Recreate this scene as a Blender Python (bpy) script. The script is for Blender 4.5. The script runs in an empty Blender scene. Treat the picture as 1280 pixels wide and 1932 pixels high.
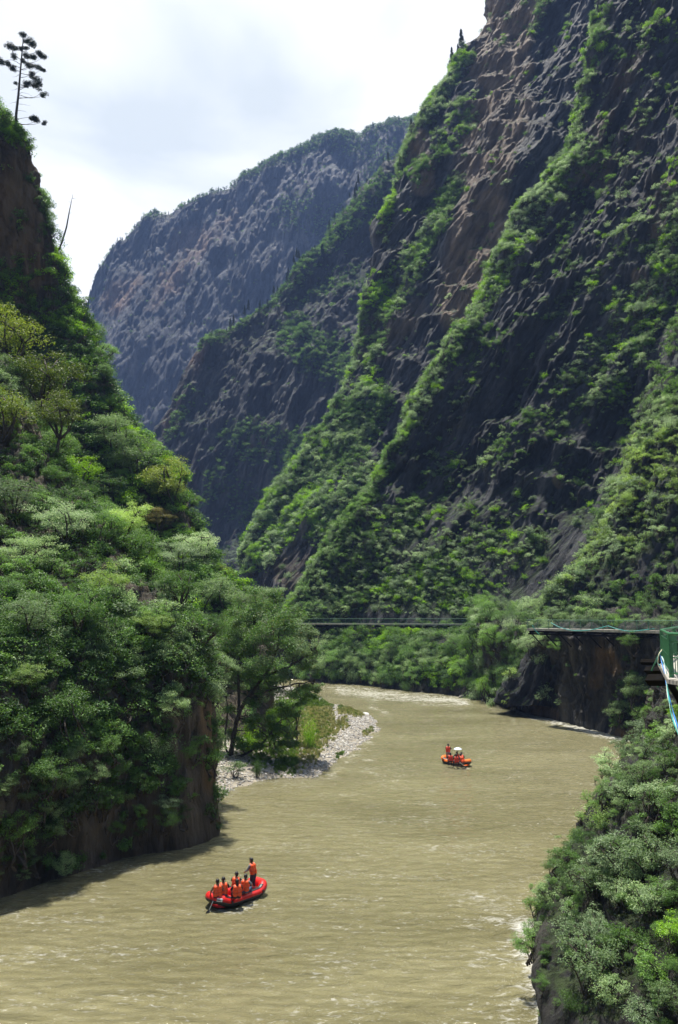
import bpy, math, random
import numpy as np
from mathutils import Vector, Matrix
R = math.radians
S = bpy.context.scene
C = S.collection
rng = np.random.default_rng(7)
random.seed(7)

# ------------------------------------------------------------------ camera
F = 1473.0            # focal length in photo pixels (photo 1280 x 1932)
EYE = 13.8            # eye height above the river
PITCH = math.atan(197 / F)
cam = bpy.data.objects.new('camera', bpy.data.cameras.new('camera'))
C.objects.link(cam)
cam.location = (0, 0, EYE)
cam.rotation_euler = (math.pi / 2 + PITCH, 0, 0)
cam.data.sensor_fit = 'VERTICAL'
cam.data.sensor_height = 23.6
cam.data.lens = 23.6 * F / 1932
cam.data.clip_end = 20000
cam.data.clip_start = 0.1
S.camera = cam

# ------------------------------------------------------------------ light
SUN_EL, SUN_AZ = R(75), R(-20)      # azimuth measured from +Y towards +X
sdir = Vector((math.sin(SUN_AZ) * math.cos(SUN_EL), math.cos(SUN_AZ) * math.cos(SUN_EL), math.sin(SUN_EL)))
sl = bpy.data.lights.new('sun', 'SUN'); sl.energy = 5.0; sl.angle = R(0.5); sl.color = (1, .955, .87)
so = bpy.data.objects.new('sun', sl); C.objects.link(so)
so.location = (0, 0, 300)
so.rotation_euler = (-sdir).to_track_quat('-Z', 'Y').to_euler()

W = bpy.data.worlds.new('World'); S.world = W; W.use_nodes = True
nt = W.node_tree; nt.nodes.clear()
def N(t, kind, **kw):
    n = t.nodes.new(kind)
    for k, v in kw.items():
        if k in n.inputs: n.inputs[k].default_value = v
        else: setattr(n, k, v)
    return n
out = N(nt, 'ShaderNodeOutputWorld'); bg = N(nt, 'ShaderNodeBackground', Strength=.064)
sky = N(nt, 'ShaderNodeTexSky', sky_type='NISHITA', sun_disc=False, sun_elevation=SUN_EL, sun_rotation=SUN_AZ, altitude=1500., air_density=1.0, dust_density=.6, ozone_density=1.6)
tc = N(nt, 'ShaderNodeTexCoord')
mp = N(nt, 'ShaderNodeMapping'); mp.inputs['Scale'].default_value = (1.0, 1.0, 2.3); mp.inputs['Location'].default_value = (.35, .1, .42)
nz = N(nt, 'ShaderNodeTexNoise', Scale=2.1, Detail=7.0, Roughness=.52, Distortion=.5)
nt.links.new(tc.outputs['Generated'], mp.inputs['Vector']); nt.links.new(mp.outputs[0], nz.inputs['Vector'])
# cloud cover: thick ahead of the viewer (north), broken blue sky behind
sep = N(nt, 'ShaderNodeSeparateXYZ'); nt.links.new(tc.outputs['Generated'], sep.inputs[0])
cov = N(nt, 'ShaderNodeMapRange'); cov.inputs['From Min'].default_value = -.2; cov.inputs['From Max'].default_value = .5; cov.inputs['To Min'].default_value = -.17; cov.inputs['To Max'].default_value = .75
nt.links.new(sep.outputs['Y'], cov.inputs['Value'])
add = N(nt, 'ShaderNodeMath', operation='ADD'); nt.links.new(nz.outputs['Fac'], add.inputs[0]); nt.links.new(cov.outputs[0], add.inputs[1])
cm = N(nt, 'ShaderNodeMapRange', interpolation_type='SMOOTHSTEP'); cm.inputs['From Min'].default_value = .44; cm.inputs['From Max'].default_value = .62
nt.links.new(add.outputs[0], cm.inputs['Value'])
nz2 = N(nt, 'ShaderNodeTexNoise', Scale=2.4, Detail=6.0, Roughness=.5, Distortion=.4)
mp2 = N(nt, 'ShaderNodeMapping'); mp2.inputs['Scale'].default_value = (1., 1., 2.0); mp2.inputs['Location'].default_value = (1.9, .7, .3)
nt.links.new(tc.outputs['Generated'], mp2.inputs['Vector']); nt.links.new(mp2.outputs[0], nz2.inputs['Vector'])
cr = N(nt, 'ShaderNodeValToRGB'); e = cr.color_ramp.elements
e[0].position = .30; e[0].color = (8.3, 9.0, 9.5, 1); e[1].position = .45; e[1].color = (12.2, 12.4, 12.6, 1)
nt.links.new(nz2.outputs['Fac'], cr.inputs['Fac'])
mx = N(nt, 'ShaderNodeMixRGB'); nt.links.new(cm.outputs[0], mx.inputs['Fac']); nt.links.new(sky.outputs[0], mx.inputs[1]); nt.links.new(cr.outputs[0], mx.inputs[2])
nt.links.new(mx.outputs[0], bg.inputs['Color']); nt.links.new(bg.outputs[0], out.inputs['Surface'])

S.view_settings.view_transform = 'Standard'; S.view_settings.look = 'None'
S.view_settings.exposure = 0.72; S.view_settings.gamma = 1
S.render.engine = 'CYCLES'
S.cycles.max_bounces = 5; S.cycles.diffuse_bounces = 3; S.cycles.glossy_bounces = 2
S.cycles.transmission_bounces = 3; S.cycles.transparent_max_bounces = 6; S.cycles.volume_bounces = 0
S.cycles.use_denoising = True
S.cycles.sample_clamp_indirect = 4.0
S.cycles.use_adaptive_sampling = True
S.cycles.adaptive_threshold = 0.02

# ------------------------------------------------------------------ projection helpers (plain pinhole maths)
cp, sp_ = math.cos(PITCH), math.sin(PITCH)
def at(px, py, D):
    """world point seen at photo pixel (px,py) and D metres ahead"""
    px = np.asarray(px, float); py = np.asarray(py, float); D = np.asarray(D, float)
    u = (px - 640) / F; v = (966 - py) / F
    t = D / (cp - v * sp_)
    return np.stack(np.broadcast_arrays(u * t, D, EYE + t * (sp_ + v * cp)), -1)
def gp(px, py, z=0.0):
    u = (px - 640) / F; v = (966 - py) / F
    t = (z - EYE) / (sp_ + v * cp)
    return np.array((u * t, t * (cp - v * sp_), z))
def proj(P):
    P = np.asarray(P, float)
    z = P[..., 2] - EYE
    d = P[..., 1] * cp + z * sp_
    d = np.where(d < .1, .1, d)
    v = (-P[..., 1] * sp_ + z * cp) / d
    return 640 + F * P[..., 0] / d, 966 - F * v

# ------------------------------------------------------------------ noise
_perm = np.random.default_rng(3).random(4096 * 4)
def _h(i, j, k):
    n = (i * 73856093) ^ (j * 19349663) ^ (k * 83492791)
    return _perm[(n ^ (n >> 11)) & 16383]
def vnoise(P):
    I = np.floor(P).astype(np.int64); f = P - I; f = f * f * (3 - 2 * f)
    x, y, z = f[..., 0], f[..., 1], f[..., 2]; i, j, k = I[..., 0], I[..., 1], I[..., 2]
    def L(a, b, t): return a + (b - a) * t
    return L(L(L(_h(i, j, k), _h(i + 1, j, k), x), L(_h(i, j + 1, k), _h(i + 1, j + 1, k), x), y),
             L(L(_h(i, j, k + 1), _h(i + 1, j, k + 1), x), L(_h(i, j + 1, k + 1), _h(i + 1, j + 1, k + 1), x), y), z) * 2 - 1
def fbm(P, o=4, g=.5):
    s = 0; a = 1; n = 0
    for q in range(o):
        s = s + a * vnoise(P * (2.03 ** q) + q * 17.3); n += a; a *= g
    return s / n
def ridged(P, o=3):
    s = 0; a = 1; n = 0
    for q in range(o):
        s = s + a * (1 - 2 * np.abs(vnoise(P * (2.1 ** q) + q * 31.7))); n += a; a *= .5
    return s / n
def smooth(a, b, x):
    t = np.clip((x - a) / (b - a), 0, 1); return t * t * (3 - 2 * t)

# ------------------------------------------------------------------ mesh helpers
def mesh_np(name, V, Fc, mats=(), smooth_=False, attrs=None, mat_idx=None):
    me = bpy.data.meshes.new(name)
    V = np.asarray(V, np.float32).reshape(-1, 3); Fc = np.asarray(Fc, np.int32)
    k = Fc.shape[1]
    me.vertices.add(len(V)); me.vertices.foreach_set('co', V.ravel())
    me.loops.add(Fc.size); me.loops.foreach_set('vertex_index', Fc.ravel())
    me.polygons.add(len(Fc)); me.polygons.foreach_set('loop_start', np.arange(0, Fc.size, k, dtype=np.int32))
    me.polygons.foreach_set('loop_total', np.full(len(Fc), k, np.int32))
    if smooth_: me.polygons.foreach_set('use_smooth', np.ones(len(Fc), bool))
    if mat_idx is not None: me.polygons.foreach_set('material_index', np.asarray(mat_idx, np.int32))
    for m in mats: me.materials.append(m)
    me.update(); me.validate()
    for k_, a in (attrs or {}).items():
        at_ = me.attributes.new(k_, 'FLOAT', 'POINT'); at_.data.foreach_set('value', np.asarray(a, np.float32).ravel())
    return me
def add_obj(name, me, parent=None, label=None, cat=None, group=None, kind=None, loc=None, rotz=None):
    o = bpy.data.objects.new(name, me); C.objects.link(o)
    if parent: o.parent = parent
    if label: o['label'] = label
    if cat: o['category'] = cat
    if group: o['group'] = group
    if kind: o['kind'] = kind
    if loc is not None: o.location = loc
    if rotz is not None: o.rotation_euler[2] = rotz
    return o
def grid_faces(nv, nu):
    i = np.arange(nv * nu).reshape(nv, nu)
    return np.stack([i[:-1, :-1], i[:-1, 1:], i[1:, 1:], i[1:, :-1]], -1).reshape(-1, 4)

class MB:
    """collects boxes, tubes and lathes into one mesh"""
    def __init__(s): s.v = []; s.f = []; s.m = []; s.n = 0
    def add(s, V, Fs, m=0):
        V = np.asarray(V, float).reshape(-1, 3)
        s.v.append(V)
        for f in Fs: s.f.append([int(i) + s.n for i in f]); s.m.append(m)
        s.n += len(V)
    def box(s, c, size, m=0, rot=None):
        hx, hy, hz = [q / 2 for q in size]
        V = np.array([[x, y, z] for z in (-hz, hz) for y in (-hy, hy) for x in (-hx, hx)])
        if rot is not None: V = V @ np.array(rot).T
        s.add(V + np.array(c), [(0, 2, 3, 1), (4, 5, 7, 6), (0, 1, 5, 4), (2, 6, 7, 3), (0, 4, 6, 2), (1, 3, 7, 5)], m)
    def tube(s, pts, rad, k=6, m=0, cap=True, closed=False, oval=None):
        pts = np.asarray(pts, float); n = len(pts)
        rad = np.broadcast_to(np.asarray(rad, float), (n,))
        if closed: T = np.roll(pts, -1, 0) - np.roll(pts, 1, 0)
        else: T = np.gradient(pts, axis=0)
        T /= np.linalg.norm(T, axis=1)[:, None] + 1e-9
        up = np.array((0, 0, 1.0)); V = []
        for i in range(n):
            a = np.cross(T[i], up)
            if np.linalg.norm(a) < .05: a = np.cross(T[i], (1, 0, 0))
            a /= np.linalg.norm(a); b = np.cross(a, T[i])
            for j in range(k):
                t = 2 * math.pi * j / k
                V.append(pts[i] + rad[i] * (a * math.cos(t) + b * math.sin(t) * (oval or 1)))
        Fs = []
        for i in range(n if closed else n - 1):
            i2 = (i + 1) % n
            for j in range(k):
                j2 = (j + 1) % k
                Fs.append((i * k + j, i * k + j2, i2 * k + j2, i2 * k + j))
        if cap and not closed: Fs += [tuple(range(k - 1, -1, -1)), tuple((n - 1) * k + j for j in range(k))]
        s.add(V, Fs, m)
    def build(s, name, mats, parent=None, smooth_=False, **kw):
        me = bpy.data.meshes.new(name)
        me.from_pydata(np.concatenate(s.v).tolist(), [], s.f)
        if not isinstance(mats, (list, tuple)): mats = [mats]
        for m in mats: me.materials.append(m)
        me.polygons.foreach_set('material_index', s.m)
        if smooth_: me.polygons.foreach_set('use_smooth', [True] * len(s.f))
        me.update()
        return add_obj(name, me, parent, **kw)

# ------------------------------------------------------------------ materials
def new_mat(name):
    m = bpy.data.materials.new(name); m.use_nodes = True
    t = m.node_tree; t.nodes.clear()
    o = N(t, 'ShaderNodeOutputMaterial'); b = N(t, 'ShaderNodeBsdfPrincipled')
    t.links.new(b.outputs[0], o.inputs['Surface'])
    return m, t, b, o
def simple(name, col, rough=.5, spec=.5, metal=0., noise=.12, nscale=8., bump=0.):
    m, t, b, o = new_mat(name)
    b.inputs['Roughness'].default_value = rough; b.inputs['Specular IOR Level'].default_value = spec; b.inputs['Metallic'].default_value = metal
    g = N(t, 'ShaderNodeTexCoord'); n = N(t, 'ShaderNodeTexNoise', Scale=nscale, Detail=5.); t.links.new(g.outputs['Object'], n.inputs['Vector'])
    r = N(t, 'ShaderNodeValToRGB'); e = r.color_ramp.elements
    e[0].position = .3; e[1].position = .7
    e[0].color = [c * (1 - noise) for c in col[:3]] + [1]; e[1].color = [min(1, c * (1 + noise)) for c in col[:3]] + [1]
    t.links.new(n.outputs['Fac'], r.inputs['Fac']); t.links.new(r.outputs[0], b.inputs['Base Color'])
    if bump:
        bp = N(t, 'ShaderNodeBump', Strength=bump, Distance=.02); t.links.new(n.outputs['Fac'], bp.inputs['Height']); t.links.new(bp.outputs[0], b.inputs['Normal'])
    return m
def rock_mat(name, dark, mid, pale, brown, sc=1.0, diag=.5, green=(.035, .06, .018), gup=.35, wet=False):
    """layered limestone: streaked along the dip, stained brown where the attribute says so, mossy on ledges"""
    m, t, b, o = new_mat(name); L = t.links.new
    g = N(t, 'ShaderNodeNewGeometry')
    mp = N(t, 'ShaderNodeMapping', vector_type='TEXTURE'); mp.inputs['Rotation'].default_value = (0, diag, 0); mp.inputs['Scale'].default_value = (1 / sc, 1 / sc, 4.5 / sc)
    L(g.outputs['Position'], mp.inputs['Vector'])
    n1 = N(t, 'ShaderNodeTexNoise', Scale=.26, Detail=12., Roughness=.72, Distortion=.5); L(mp.outputs[0], n1.inputs['Vector'])
    r1 = N(t, 'ShaderNodeValToRGB'); e = r1.color_ramp.elements; e[0].position = .40; e[0].color = (*dark, 1); e[1].position = .78; e[1].color = (*pale, 1)
    k = r1.color_ramp.elements.new(.53); k.color = (*mid, 1)
    L(n1.outputs['Fac'], r1.inputs['Fac'])
    at_ = N(t, 'ShaderNodeAttribute', attribute_name='brown')
    n2 = N(t, 'ShaderNodeTexNoise', Scale=.10, Detail=8., Roughness=.6, Distortion=.6); L(mp.outputs[0], n2.inputs['Vector'])
    a1 = N(t, 'ShaderNodeMath', operation='ADD'); L(at_.outputs['Fac'], a1.inputs[0]); L(n2.outputs['Fac'], a1.inputs[1])
    mr = N(t, 'ShaderNodeMapRange'); mr.inputs['From Min'].default_value = .66; mr.inputs['From Max'].default_value = .92; L(a1.outputs[0], mr.inputs['Value'])
    n3 = N(t, 'ShaderNodeTexNoise', Scale=.55, Detail=6., Roughness=.6); L(mp.outputs[0], n3.inputs['Vector'])
    rb = N(t, 'ShaderNodeValToRGB'); e = rb.color_ramp.elements; e[0].position = .33; e[0].color = (*[c * .32 for c in brown], 1); e[1].position = .68; e[1].color = (*brown, 1)
    L(n3.outputs['Fac'], rb.inputs['Fac'])
    mxb = N(t, 'ShaderNodeMixRGB'); L(mr.outputs[0], mxb.inputs['Fac']); L(r1.outputs[0], mxb.inputs[1]); L(rb.outputs[0], mxb.inputs[2])
    # moss and grass on ledges
    sx = N(t, 'ShaderNodeSeparateXYZ'); L(g.outputs['Normal'], sx.inputs[0])
    nv = N(t, 'ShaderNodeTexNoise', Scale=.35 * sc, Detail=8., Roughness=.65); L(g.outputs['Position'], nv.inputs['Vector'])
    av = N(t, 'ShaderNodeMath', operation='MULTIPLY_ADD'); av.inputs[1].default_value = .9; av.inputs[2].default_value = -.45
    L(nv.outputs['Fac'], av.inputs[0])
    vg = N(t, 'ShaderNodeAttribute', attribute_name='veg')
    ad0 = N(t, 'ShaderNodeMath', operation='MULTIPLY_ADD'); ad0.inputs[1].default_value = .45; L(vg.outputs['Fac'], ad0.inputs[0]); L(sx.outputs['Z'], ad0.inputs[2])
    ad = N(t, 'ShaderNodeMath', operation='ADD'); L(ad0.outputs[0], ad.inputs[0]); L(av.outputs[0], ad.inputs[1])
    mg = N(t, 'ShaderNodeMapRange'); mg.inputs['From Min'].default_value = gup; mg.inputs['From Max'].default_value = gup + .28; L(ad.outputs[0], mg.inputs['Value'])
    ng = N(t, 'ShaderNodeTexNoise', Scale=1.6 * sc, Detail=6.); L(g.outputs['Position'], ng.inputs['Vector'])
    rg = N(t, 'ShaderNodeValToRGB'); e = rg.color_ramp.elements; e[0].position = .35; e[0].color = (*[c * .5 for c in green], 1); e[1].position = .7; e[1].color = (*[c * 1.5 for c in green], 1)
    L(ng.outputs['Fac'], rg.inputs['Fac'])
    mxg = N(t, 'ShaderNodeMixRGB'); L(mg.outputs[0], mxg.inputs['Fac']); L(mxb.outputs[0], mxg.inputs[1]); L(rg.outputs[0], mxg.inputs[2])
    L(mxg.outputs[0], b.inputs['Base Color'])
    b.inputs['Roughness'].default_value = .75; b.inputs['Specular IOR Level'].default_value = .3
    nb0 = N(t, 'ShaderNodeTexNoise', Scale=1.1, Detail=10., Roughness=.72); L(mp.outputs[0], nb0.inputs['Vector'])
    vo = N(t, 'ShaderNodeTexVoronoi', feature='DISTANCE_TO_EDGE', Scale=.5); vd = N(t, 'ShaderNodeMixRGB'); vd.inputs[0].default_value = .35; L(mp.outputs[0], vd.inputs[1]); L(nb0.outputs['Color'], vd.inputs[2]); L(vd.outputs[0], vo.inputs['Vector'])
    vm = N(t, 'ShaderNodeMapRange'); vm.inputs['From Max'].default_value = .12; L(vo.outputs['Distance'], vm.inputs['Value'])
    nb = N(t, 'ShaderNodeMath', operation='MULTIPLY_ADD'); nb.inputs[1].default_value = .35; L(vm.outputs[0], nb.inputs[0]); L(nb0.outputs['Fac'], nb.inputs[2])
    bp = N(t, 'ShaderNodeBump', Strength=.9, Distance=1.2 / sc); L(nb.outputs[0], bp.inputs['Height']); L(bp.outputs[0], b.inputs['Normal'])
    return m

# ------------------------------------------------------------------ lofted cliffs
def hermite(X, Pt, x):
    """cubic interpolation of Pt (n,...) at parameters X (n) for x"""
    M = np.gradient(Pt, X, axis=0)
    i = np.clip(np.searchsorted(X, x, 'right') - 1, 0, len(X) - 2)
    h = (X[i + 1] - X[i]); t = (x - X[i]) / h
    sh = (-1,) + (1,) * (Pt.ndim - 1)
    t = t.reshape(sh); h = h.reshape(sh)
    return ((2 * t**3 - 3 * t**2 + 1) * Pt[i] + (t**3 - 2 * t**2 + t) * h * M[i] + (-2 * t**3 + 3 * t**2) * Pt[i + 1] + (t**3 - t**2) * h * M[i + 1])
def loft(rows, sgn, nu, nv, back=60, ncol=6, curve=.8):
    """rows bottom to top: (py, crest_px, crest_D, end_px, end_D); sgn=+1: face runs right of the crest, -1: left"""
    G = []
    for (py, cx, cd, ex, ed) in rows:
        c = at(cx, py, cd); col = []
        for k, (a, b, z) in enumerate(((.62, 1.6, -.25), (.30, .75, -.08), (.07, .25, -.01))):
            col.append(c + np.array((sgn * a * back, b * back, z * back)))
        col.append(c)
        for k in range(1, ncol + 1):
            u = k / ncol
            col.append(at(cx + (ex - cx) * u, py, cd + (ed - cd) * u ** curve))
        G.append(col)
    G = np.array(G)
    dv = np.linalg.norm(np.diff(G[:, 3:], axis=0), axis=2).mean(1); X = np.concatenate([[0], np.cumsum(dv)])
    G2 = hermite(X, G, np.linspace(0, X[-1], nv))
    du = np.linalg.norm(np.diff(G, axis=1), axis=2).mean(0); du[:3] *= .5; U = np.concatenate([[0], np.cumsum(du)])
    G3 = hermite(U, G2.transpose(1, 0, 2), np.linspace(0, U[-1], nu)).transpose(1, 0, 2)
    return G3
def gnormals(P):
    a = np.gradient(P, axis=1); b = np.gradient(P, axis=0)
    n = np.cross(a, b); n /= np.linalg.norm(n, axis=2)[..., None] + 1e-9
    mid = P[:, P.shape[1] // 2:]
    view = np.array((0, 0, EYE)) - mid
    if (np.sum(n[:, P.shape[1] // 2:] * view, 2)).mean() < 0: n = -n
    return n
def rotq(P, ang):
    x, y, z = P[..., 0], P[..., 1], P[..., 2]
    return np.stack([x * math.cos(ang) - z * math.sin(ang), y, x * math.sin(ang) + z * math.cos(ang)], -1)
def craggy(P, ang, big, A, seed=0., out=1.0, damp=None):
    """push the sheet in and out: buttresses, slabs leaning along the dip, ledges, blocks"""
    n = gnormals(P); q = rotq(P, ang) + seed
    d = A[0] * fbm(P / (big * 2.2) + seed, 3)
    d = d + A[1] * (.45 * ridged(q / np.array((big * .55, big * .8, big * 2.6)), 2) + 1.1 * fbm(q / np.array((big * .4, big * .5, big * 1.5)) + 3, 5, .56))
    cr_ = 1 - np.abs(fbm(q / np.array((big * .16, big * .2, big * .7)) + 9, 4, .6)) * 2.2
    d = d + A[2] * (1.0 * fbm(q / np.array((big * .13, big * .17, big * .4)), 5, .62) - .55 * np.clip(cr_, 0, 1) ** 4)
    st = q[..., 2] / (big * .45) + 1.3 * fbm(q / (big * .9), 2)
    d = d + A[3] * (np.abs((st % 1) - .5) * 2) ** 2
    d = d + A[4] * fbm(q / np.array((big * .035, big * .05, big * .09)), 3, .6)
    if damp: d = d * (damp[2] + (1 - damp[2]) * smooth(damp[0], damp[1], P[..., 2]))
    P2 = P + n * (d * out)[..., None]
    return P2
def segdist(px, py, pts):
    """distance in photo pixels from points to a polyline of (x,y)"""
    best = np.full(px.shape, 1e9)
    for (x0, y0), (x1, y1) in zip(pts[:-1], pts[1:]):
        dx, dy = x1 - x0, y1 - y0
        t = np.clip(((px - x0) * dx + (py - y0) * dy) / (dx * dx + dy * dy + 1e-9), 0, 1)
        best = np.minimum(best, np.hypot(px - x0 - t * dx, py - y0 - t * dy))
    return best
def band(px, py, pts, w):
    return np.clip(1 - segdist(px, py, pts) / w, 0, 1)
SURF = {}
def cliff(name, P, mat, brown=(), veg=(), vegbase=0.0):
    px, py = proj(P)
    B = np.zeros(px.shape); V = np.full(px.shape, float(vegbase))
    for pts, w, a in brown: B = np.maximum(B, a * np.minimum(1, 2 * band(px, py, pts, w)))
    for pts, w, a in veg: V = np.maximum(V, a * np.minimum(1, 1.7 * band(px, py, pts, w)))
    nn = fbm(P / 9., 3) * .35
    V2 = np.clip(V + nn * (V > .02), 0, 1)
    me = mesh_np(name, P.reshape(-1, 3), grid_faces(*P.shape[:2]), [mat], True, {'brown': B, 'veg': V2})
    o = add_obj(name, me, kind='structure')
    SURF[name] = dict(P=P, n=gnormals(P), V=V2, px=px, py=py)
    return o
# ------------------------------------------------------------------ the gorge walls
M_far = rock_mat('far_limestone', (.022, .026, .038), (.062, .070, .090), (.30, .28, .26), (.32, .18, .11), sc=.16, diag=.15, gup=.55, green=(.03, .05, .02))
M_mid = rock_mat('mid_limestone', (.014, .016, .022), (.040, .044, .054), (.19, .18, .17), (.24, .12, .065), sc=.30, diag=.2, gup=.50, green=(.03, .055, .02))
M_right = rock_mat('right_limestone', (.015, .016, .020), (.050, .052, .060), (.23, .22, .215), (.30, .215, .145), sc=.55, diag=.52, gup=.55)
M_near = rock_mat('wet_gorge_rock', (.016, .017, .02), (.05, .047, .042), (.17, .155, .13), (.20, .13, .07), sc=1.6, diag=.1, gup=.75, green=(.04, .06, .02))
M_left = rock_mat('left_limestone', (.045, .037, .027), (.13, .105, .075), (.32, .26, .19), (.26, .17, .09), sc=.8, diag=-.1, gup=.8, green=(.03, .05, .015))

# far mountain closing the gorge
far_rows = [(1240, 60, 820, 1000, 760), (1000, 70, 860, 1000, 800), (800, 85, 900, 1000, 850), (650, 105, 950, 1000, 900)]
G = []
sil = [(-60, 640), (60, 610), (120, 585), (163, 545), (185, 492), (207, 462), (245, 432), (288, 395), (320, 393), (345, 376), (400, 351), (440, 343), (500, 303), (560, 276), (620, 250), (700, 243), (760, 224), (810, 212), (900, 190), (1000, 170)]
sx = np.array([p[0] for p in sil]); sy = np.array([p[1] for p in sil]) + 8
for fr, D in ((1.75, 1500), (1.25, 1300), (1.07, 1160), (1.0, 1080), (.93, 1045), (.75, 990), (.5, 930), (.25, 880), (0, 840), (-.15, 825)):
    row = []
    for x, y in zip(sx, sy):
        if fr <= 1: row.append(at(x, 1200 + (y - 1200) * fr, D + (60 if x < 120 else 0)))
        else:
            c = at(x, y, 1080); row.append(c + np.array((0, D - 1080, -(fr - 1) * 330)))
    G.append(row)
G = np.array(G)[::-1]
Gx = hermite(np.arange(len(G), dtype=float), G, np.linspace(0, len(G) - 1, 520))
Gx = hermite(sx.astype(float), Gx.transpose(1, 0, 2), np.linspace(sx[0], sx[-1], 620)).transpose(1, 0, 2)
Pf = craggy(Gx, .12, 130, (13, 13, 6, .6, 1.8), 5.)
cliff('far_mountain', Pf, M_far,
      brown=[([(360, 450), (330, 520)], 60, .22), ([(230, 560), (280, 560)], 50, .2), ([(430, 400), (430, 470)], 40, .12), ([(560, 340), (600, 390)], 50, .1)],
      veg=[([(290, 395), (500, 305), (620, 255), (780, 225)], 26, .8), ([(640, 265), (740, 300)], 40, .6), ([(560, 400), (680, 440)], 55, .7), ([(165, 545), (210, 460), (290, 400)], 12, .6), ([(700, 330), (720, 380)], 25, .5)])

# dark middle spur
mid_rows = [(1260, 240, 500, 900, 158), (1180, 255, 505, 900, 158), (980, 272, 515, 900, 421), (861, 288, 525, 900, 428), (766, 330, 535, 900, 436), (681, 368, 545, 920, 449), (618, 448, 560, 950, 457), (534, 560, 575, 980, 470), (434, 655, 590, 1000, 483), (356, 725, 605, 1020, 491), (276, 800, 620, 1050, 499)]
Pm = craggy(loft(mid_rows, 1, 480, 520, back=150), .3, 75, (9, 11, 4, 1.2, 1.4), 11.)
cliff('middle_spur', Pm, M_mid,
      brown=[([(400, 640), (340, 800)], 45, .2), ([(360, 870), (380, 900)], 40, .2), ([(600, 780), (480, 830)], 40, .1)],
      veg=[([(380, 640), (450, 600), (560, 520), (650, 430), (720, 350)], 35, .75), ([(560, 640), (640, 690)], 60, .8), ([(460, 830), (640, 870)], 60, .75), ([(360, 740), (320, 820)], 22, .6), ([(420, 930), (500, 960)], 60, .7), ([(560, 560), (680, 520)], 30, .5)])

# third wall: spur whose left edge climbs to the top of the frame
c_rows = [(1300, 425, 262, 760, 225), (1200, 430, 265, 800, 228), (1120, 437, 268, 840, 230), (1040, 456, 272, 860, 232), (960, 492, 278, 880, 236), (880, 556, 284, 930, 240), (800, 602, 290, 970, 244), (720, 642, 296, 1010, 248), (640, 676, 302, 1050, 252), (560, 696, 308, 1090, 256), (480, 714, 314, 1130, 260), (400, 732, 320, 1150, 264), (330, 746, 326, 1180, 268), (270, 766, 332, 1200, 272), (215, 798, 338, 1220, 276), (160, 846, 344, 1240, 280), (100, 882, 350, 1260, 284), (60, 915, 354, 1280, 288), (0, 927, 360, 1300, 292), (-120, 948, 372, 1330, 300), (-260, 998, 380, 1360, 310)]
Pc = craggy(loft(c_rows, 1, 560, 820, back=110), .5, 52, (4, 8, 2.7, 2.0, 1.0), 23.)
cliff('spur_cliff', Pc, M_right,
      brown=[([(975, 0), (940, 130)], 75, .46), ([(950, 200), (910, 330)], 80, .36), ([(905, 400), (875, 580)], 75, .46), ([(790, 270), (800, 350)], 34, .34), ([(770, 600), (700, 640)], 70, .2), ([(560, 1060), (540, 1080)], 40, .22)],
      veg=[([(780, 250), (745, 340), (725, 440)], 10, .9), ([(880, 110), (800, 230)], 20, .85), ([(690, 590), (650, 700), (600, 800), (540, 900), (470, 1010)], 26, .95),
           ([(780, 490), (730, 560), (700, 600)], 46, .8), ([(860, 350), (810, 450), (770, 520)], 24, .8), ([(700, 760), (640, 850), (540, 960), (480, 1040)], 58, .95), ([(880, 210), (800, 330)], 34, .35), ([(690, 900), (600, 1000)], 36, .85), ([(700, 700), (720, 640)], 22, .6), ([(1010, 60), (1030, 0)], 16, .7)])

# great right wall, tilted slab with a bright planted edge
d_rows = [(1330, 430, 186, 1500, 120), (1235, 500, 187, 1500, 122), (1165, 538, 188, 1500, 124), (1130, 562, 190, 1500, 126), (1050, 612, 193, 1500, 128), (980, 660, 196, 1510, 130), (930, 692, 198, 1520, 132), (850, 728, 201, 1530, 134), (760, 788, 205, 1540, 136),
          (680, 830, 208, 1550, 138), (600, 888, 211, 1560, 140), (500, 948, 215, 1570, 142), (400, 1000, 219, 1580, 144), (320, 1058, 222, 1590, 146), (200, 1102, 227, 1600, 148), (110, 1128, 231, 1610, 150), (0, 1152, 236, 1620, 152), (-120, 1180, 242, 1640, 156), (-300, 1230, 250, 1660, 160)]
Pd = craggy(loft(d_rows, 1, 700, 900, back=75, curve=1.1), .52, 34, (6, 7.0, 2.3, 1.5, .7), 41., damp=(20, 50, .25))
cliff('right_cliff', Pd, M_right,
      brown=[([(1200, 130), (1180, 330)], 60, .16), ([(1150, 240), (1130, 330)], 50, .2), ([(1240, 350), (1270, 470)], 50, .2), ([(1205, 520), (1215, 560)], 22, .3), ([(1050, 905), (1056, 915)], 12, .4)],
      veg=[([(1095, 180), (1065, 310), (1000, 400), (950, 500), (890, 600), (830, 680), (790, 760), (730, 850), (690, 930), (610, 1050), (560, 1130)], 34, 1.), ([(1130, 40), (1100, 170)], 22, .8),
           ([(560, 1150), (700, 1090), (860, 1110)], 75, .95), ([(640, 1060), (760, 980)], 60, .8), ([(1120, 280), (1010, 420), (960, 480)], 34, .6), ([(1200, 430), (1060, 600), (900, 640)], 42, .33),
           ([(1230, 560), (1120, 680), (1060, 790), (860, 900)], 60, .5), ([(1280, 420), (1230, 600), (1150, 760)], 46, .75), ([(1000, 1000), (820, 1060)], 70, .5), ([(1160, 20), (1280, 60)], 30, .3), ([(1150, 220), (1280, 130)], 30, .2), ([(1050, 1150), (860, 1168)], 18, .9)], vegbase=.14)

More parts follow.
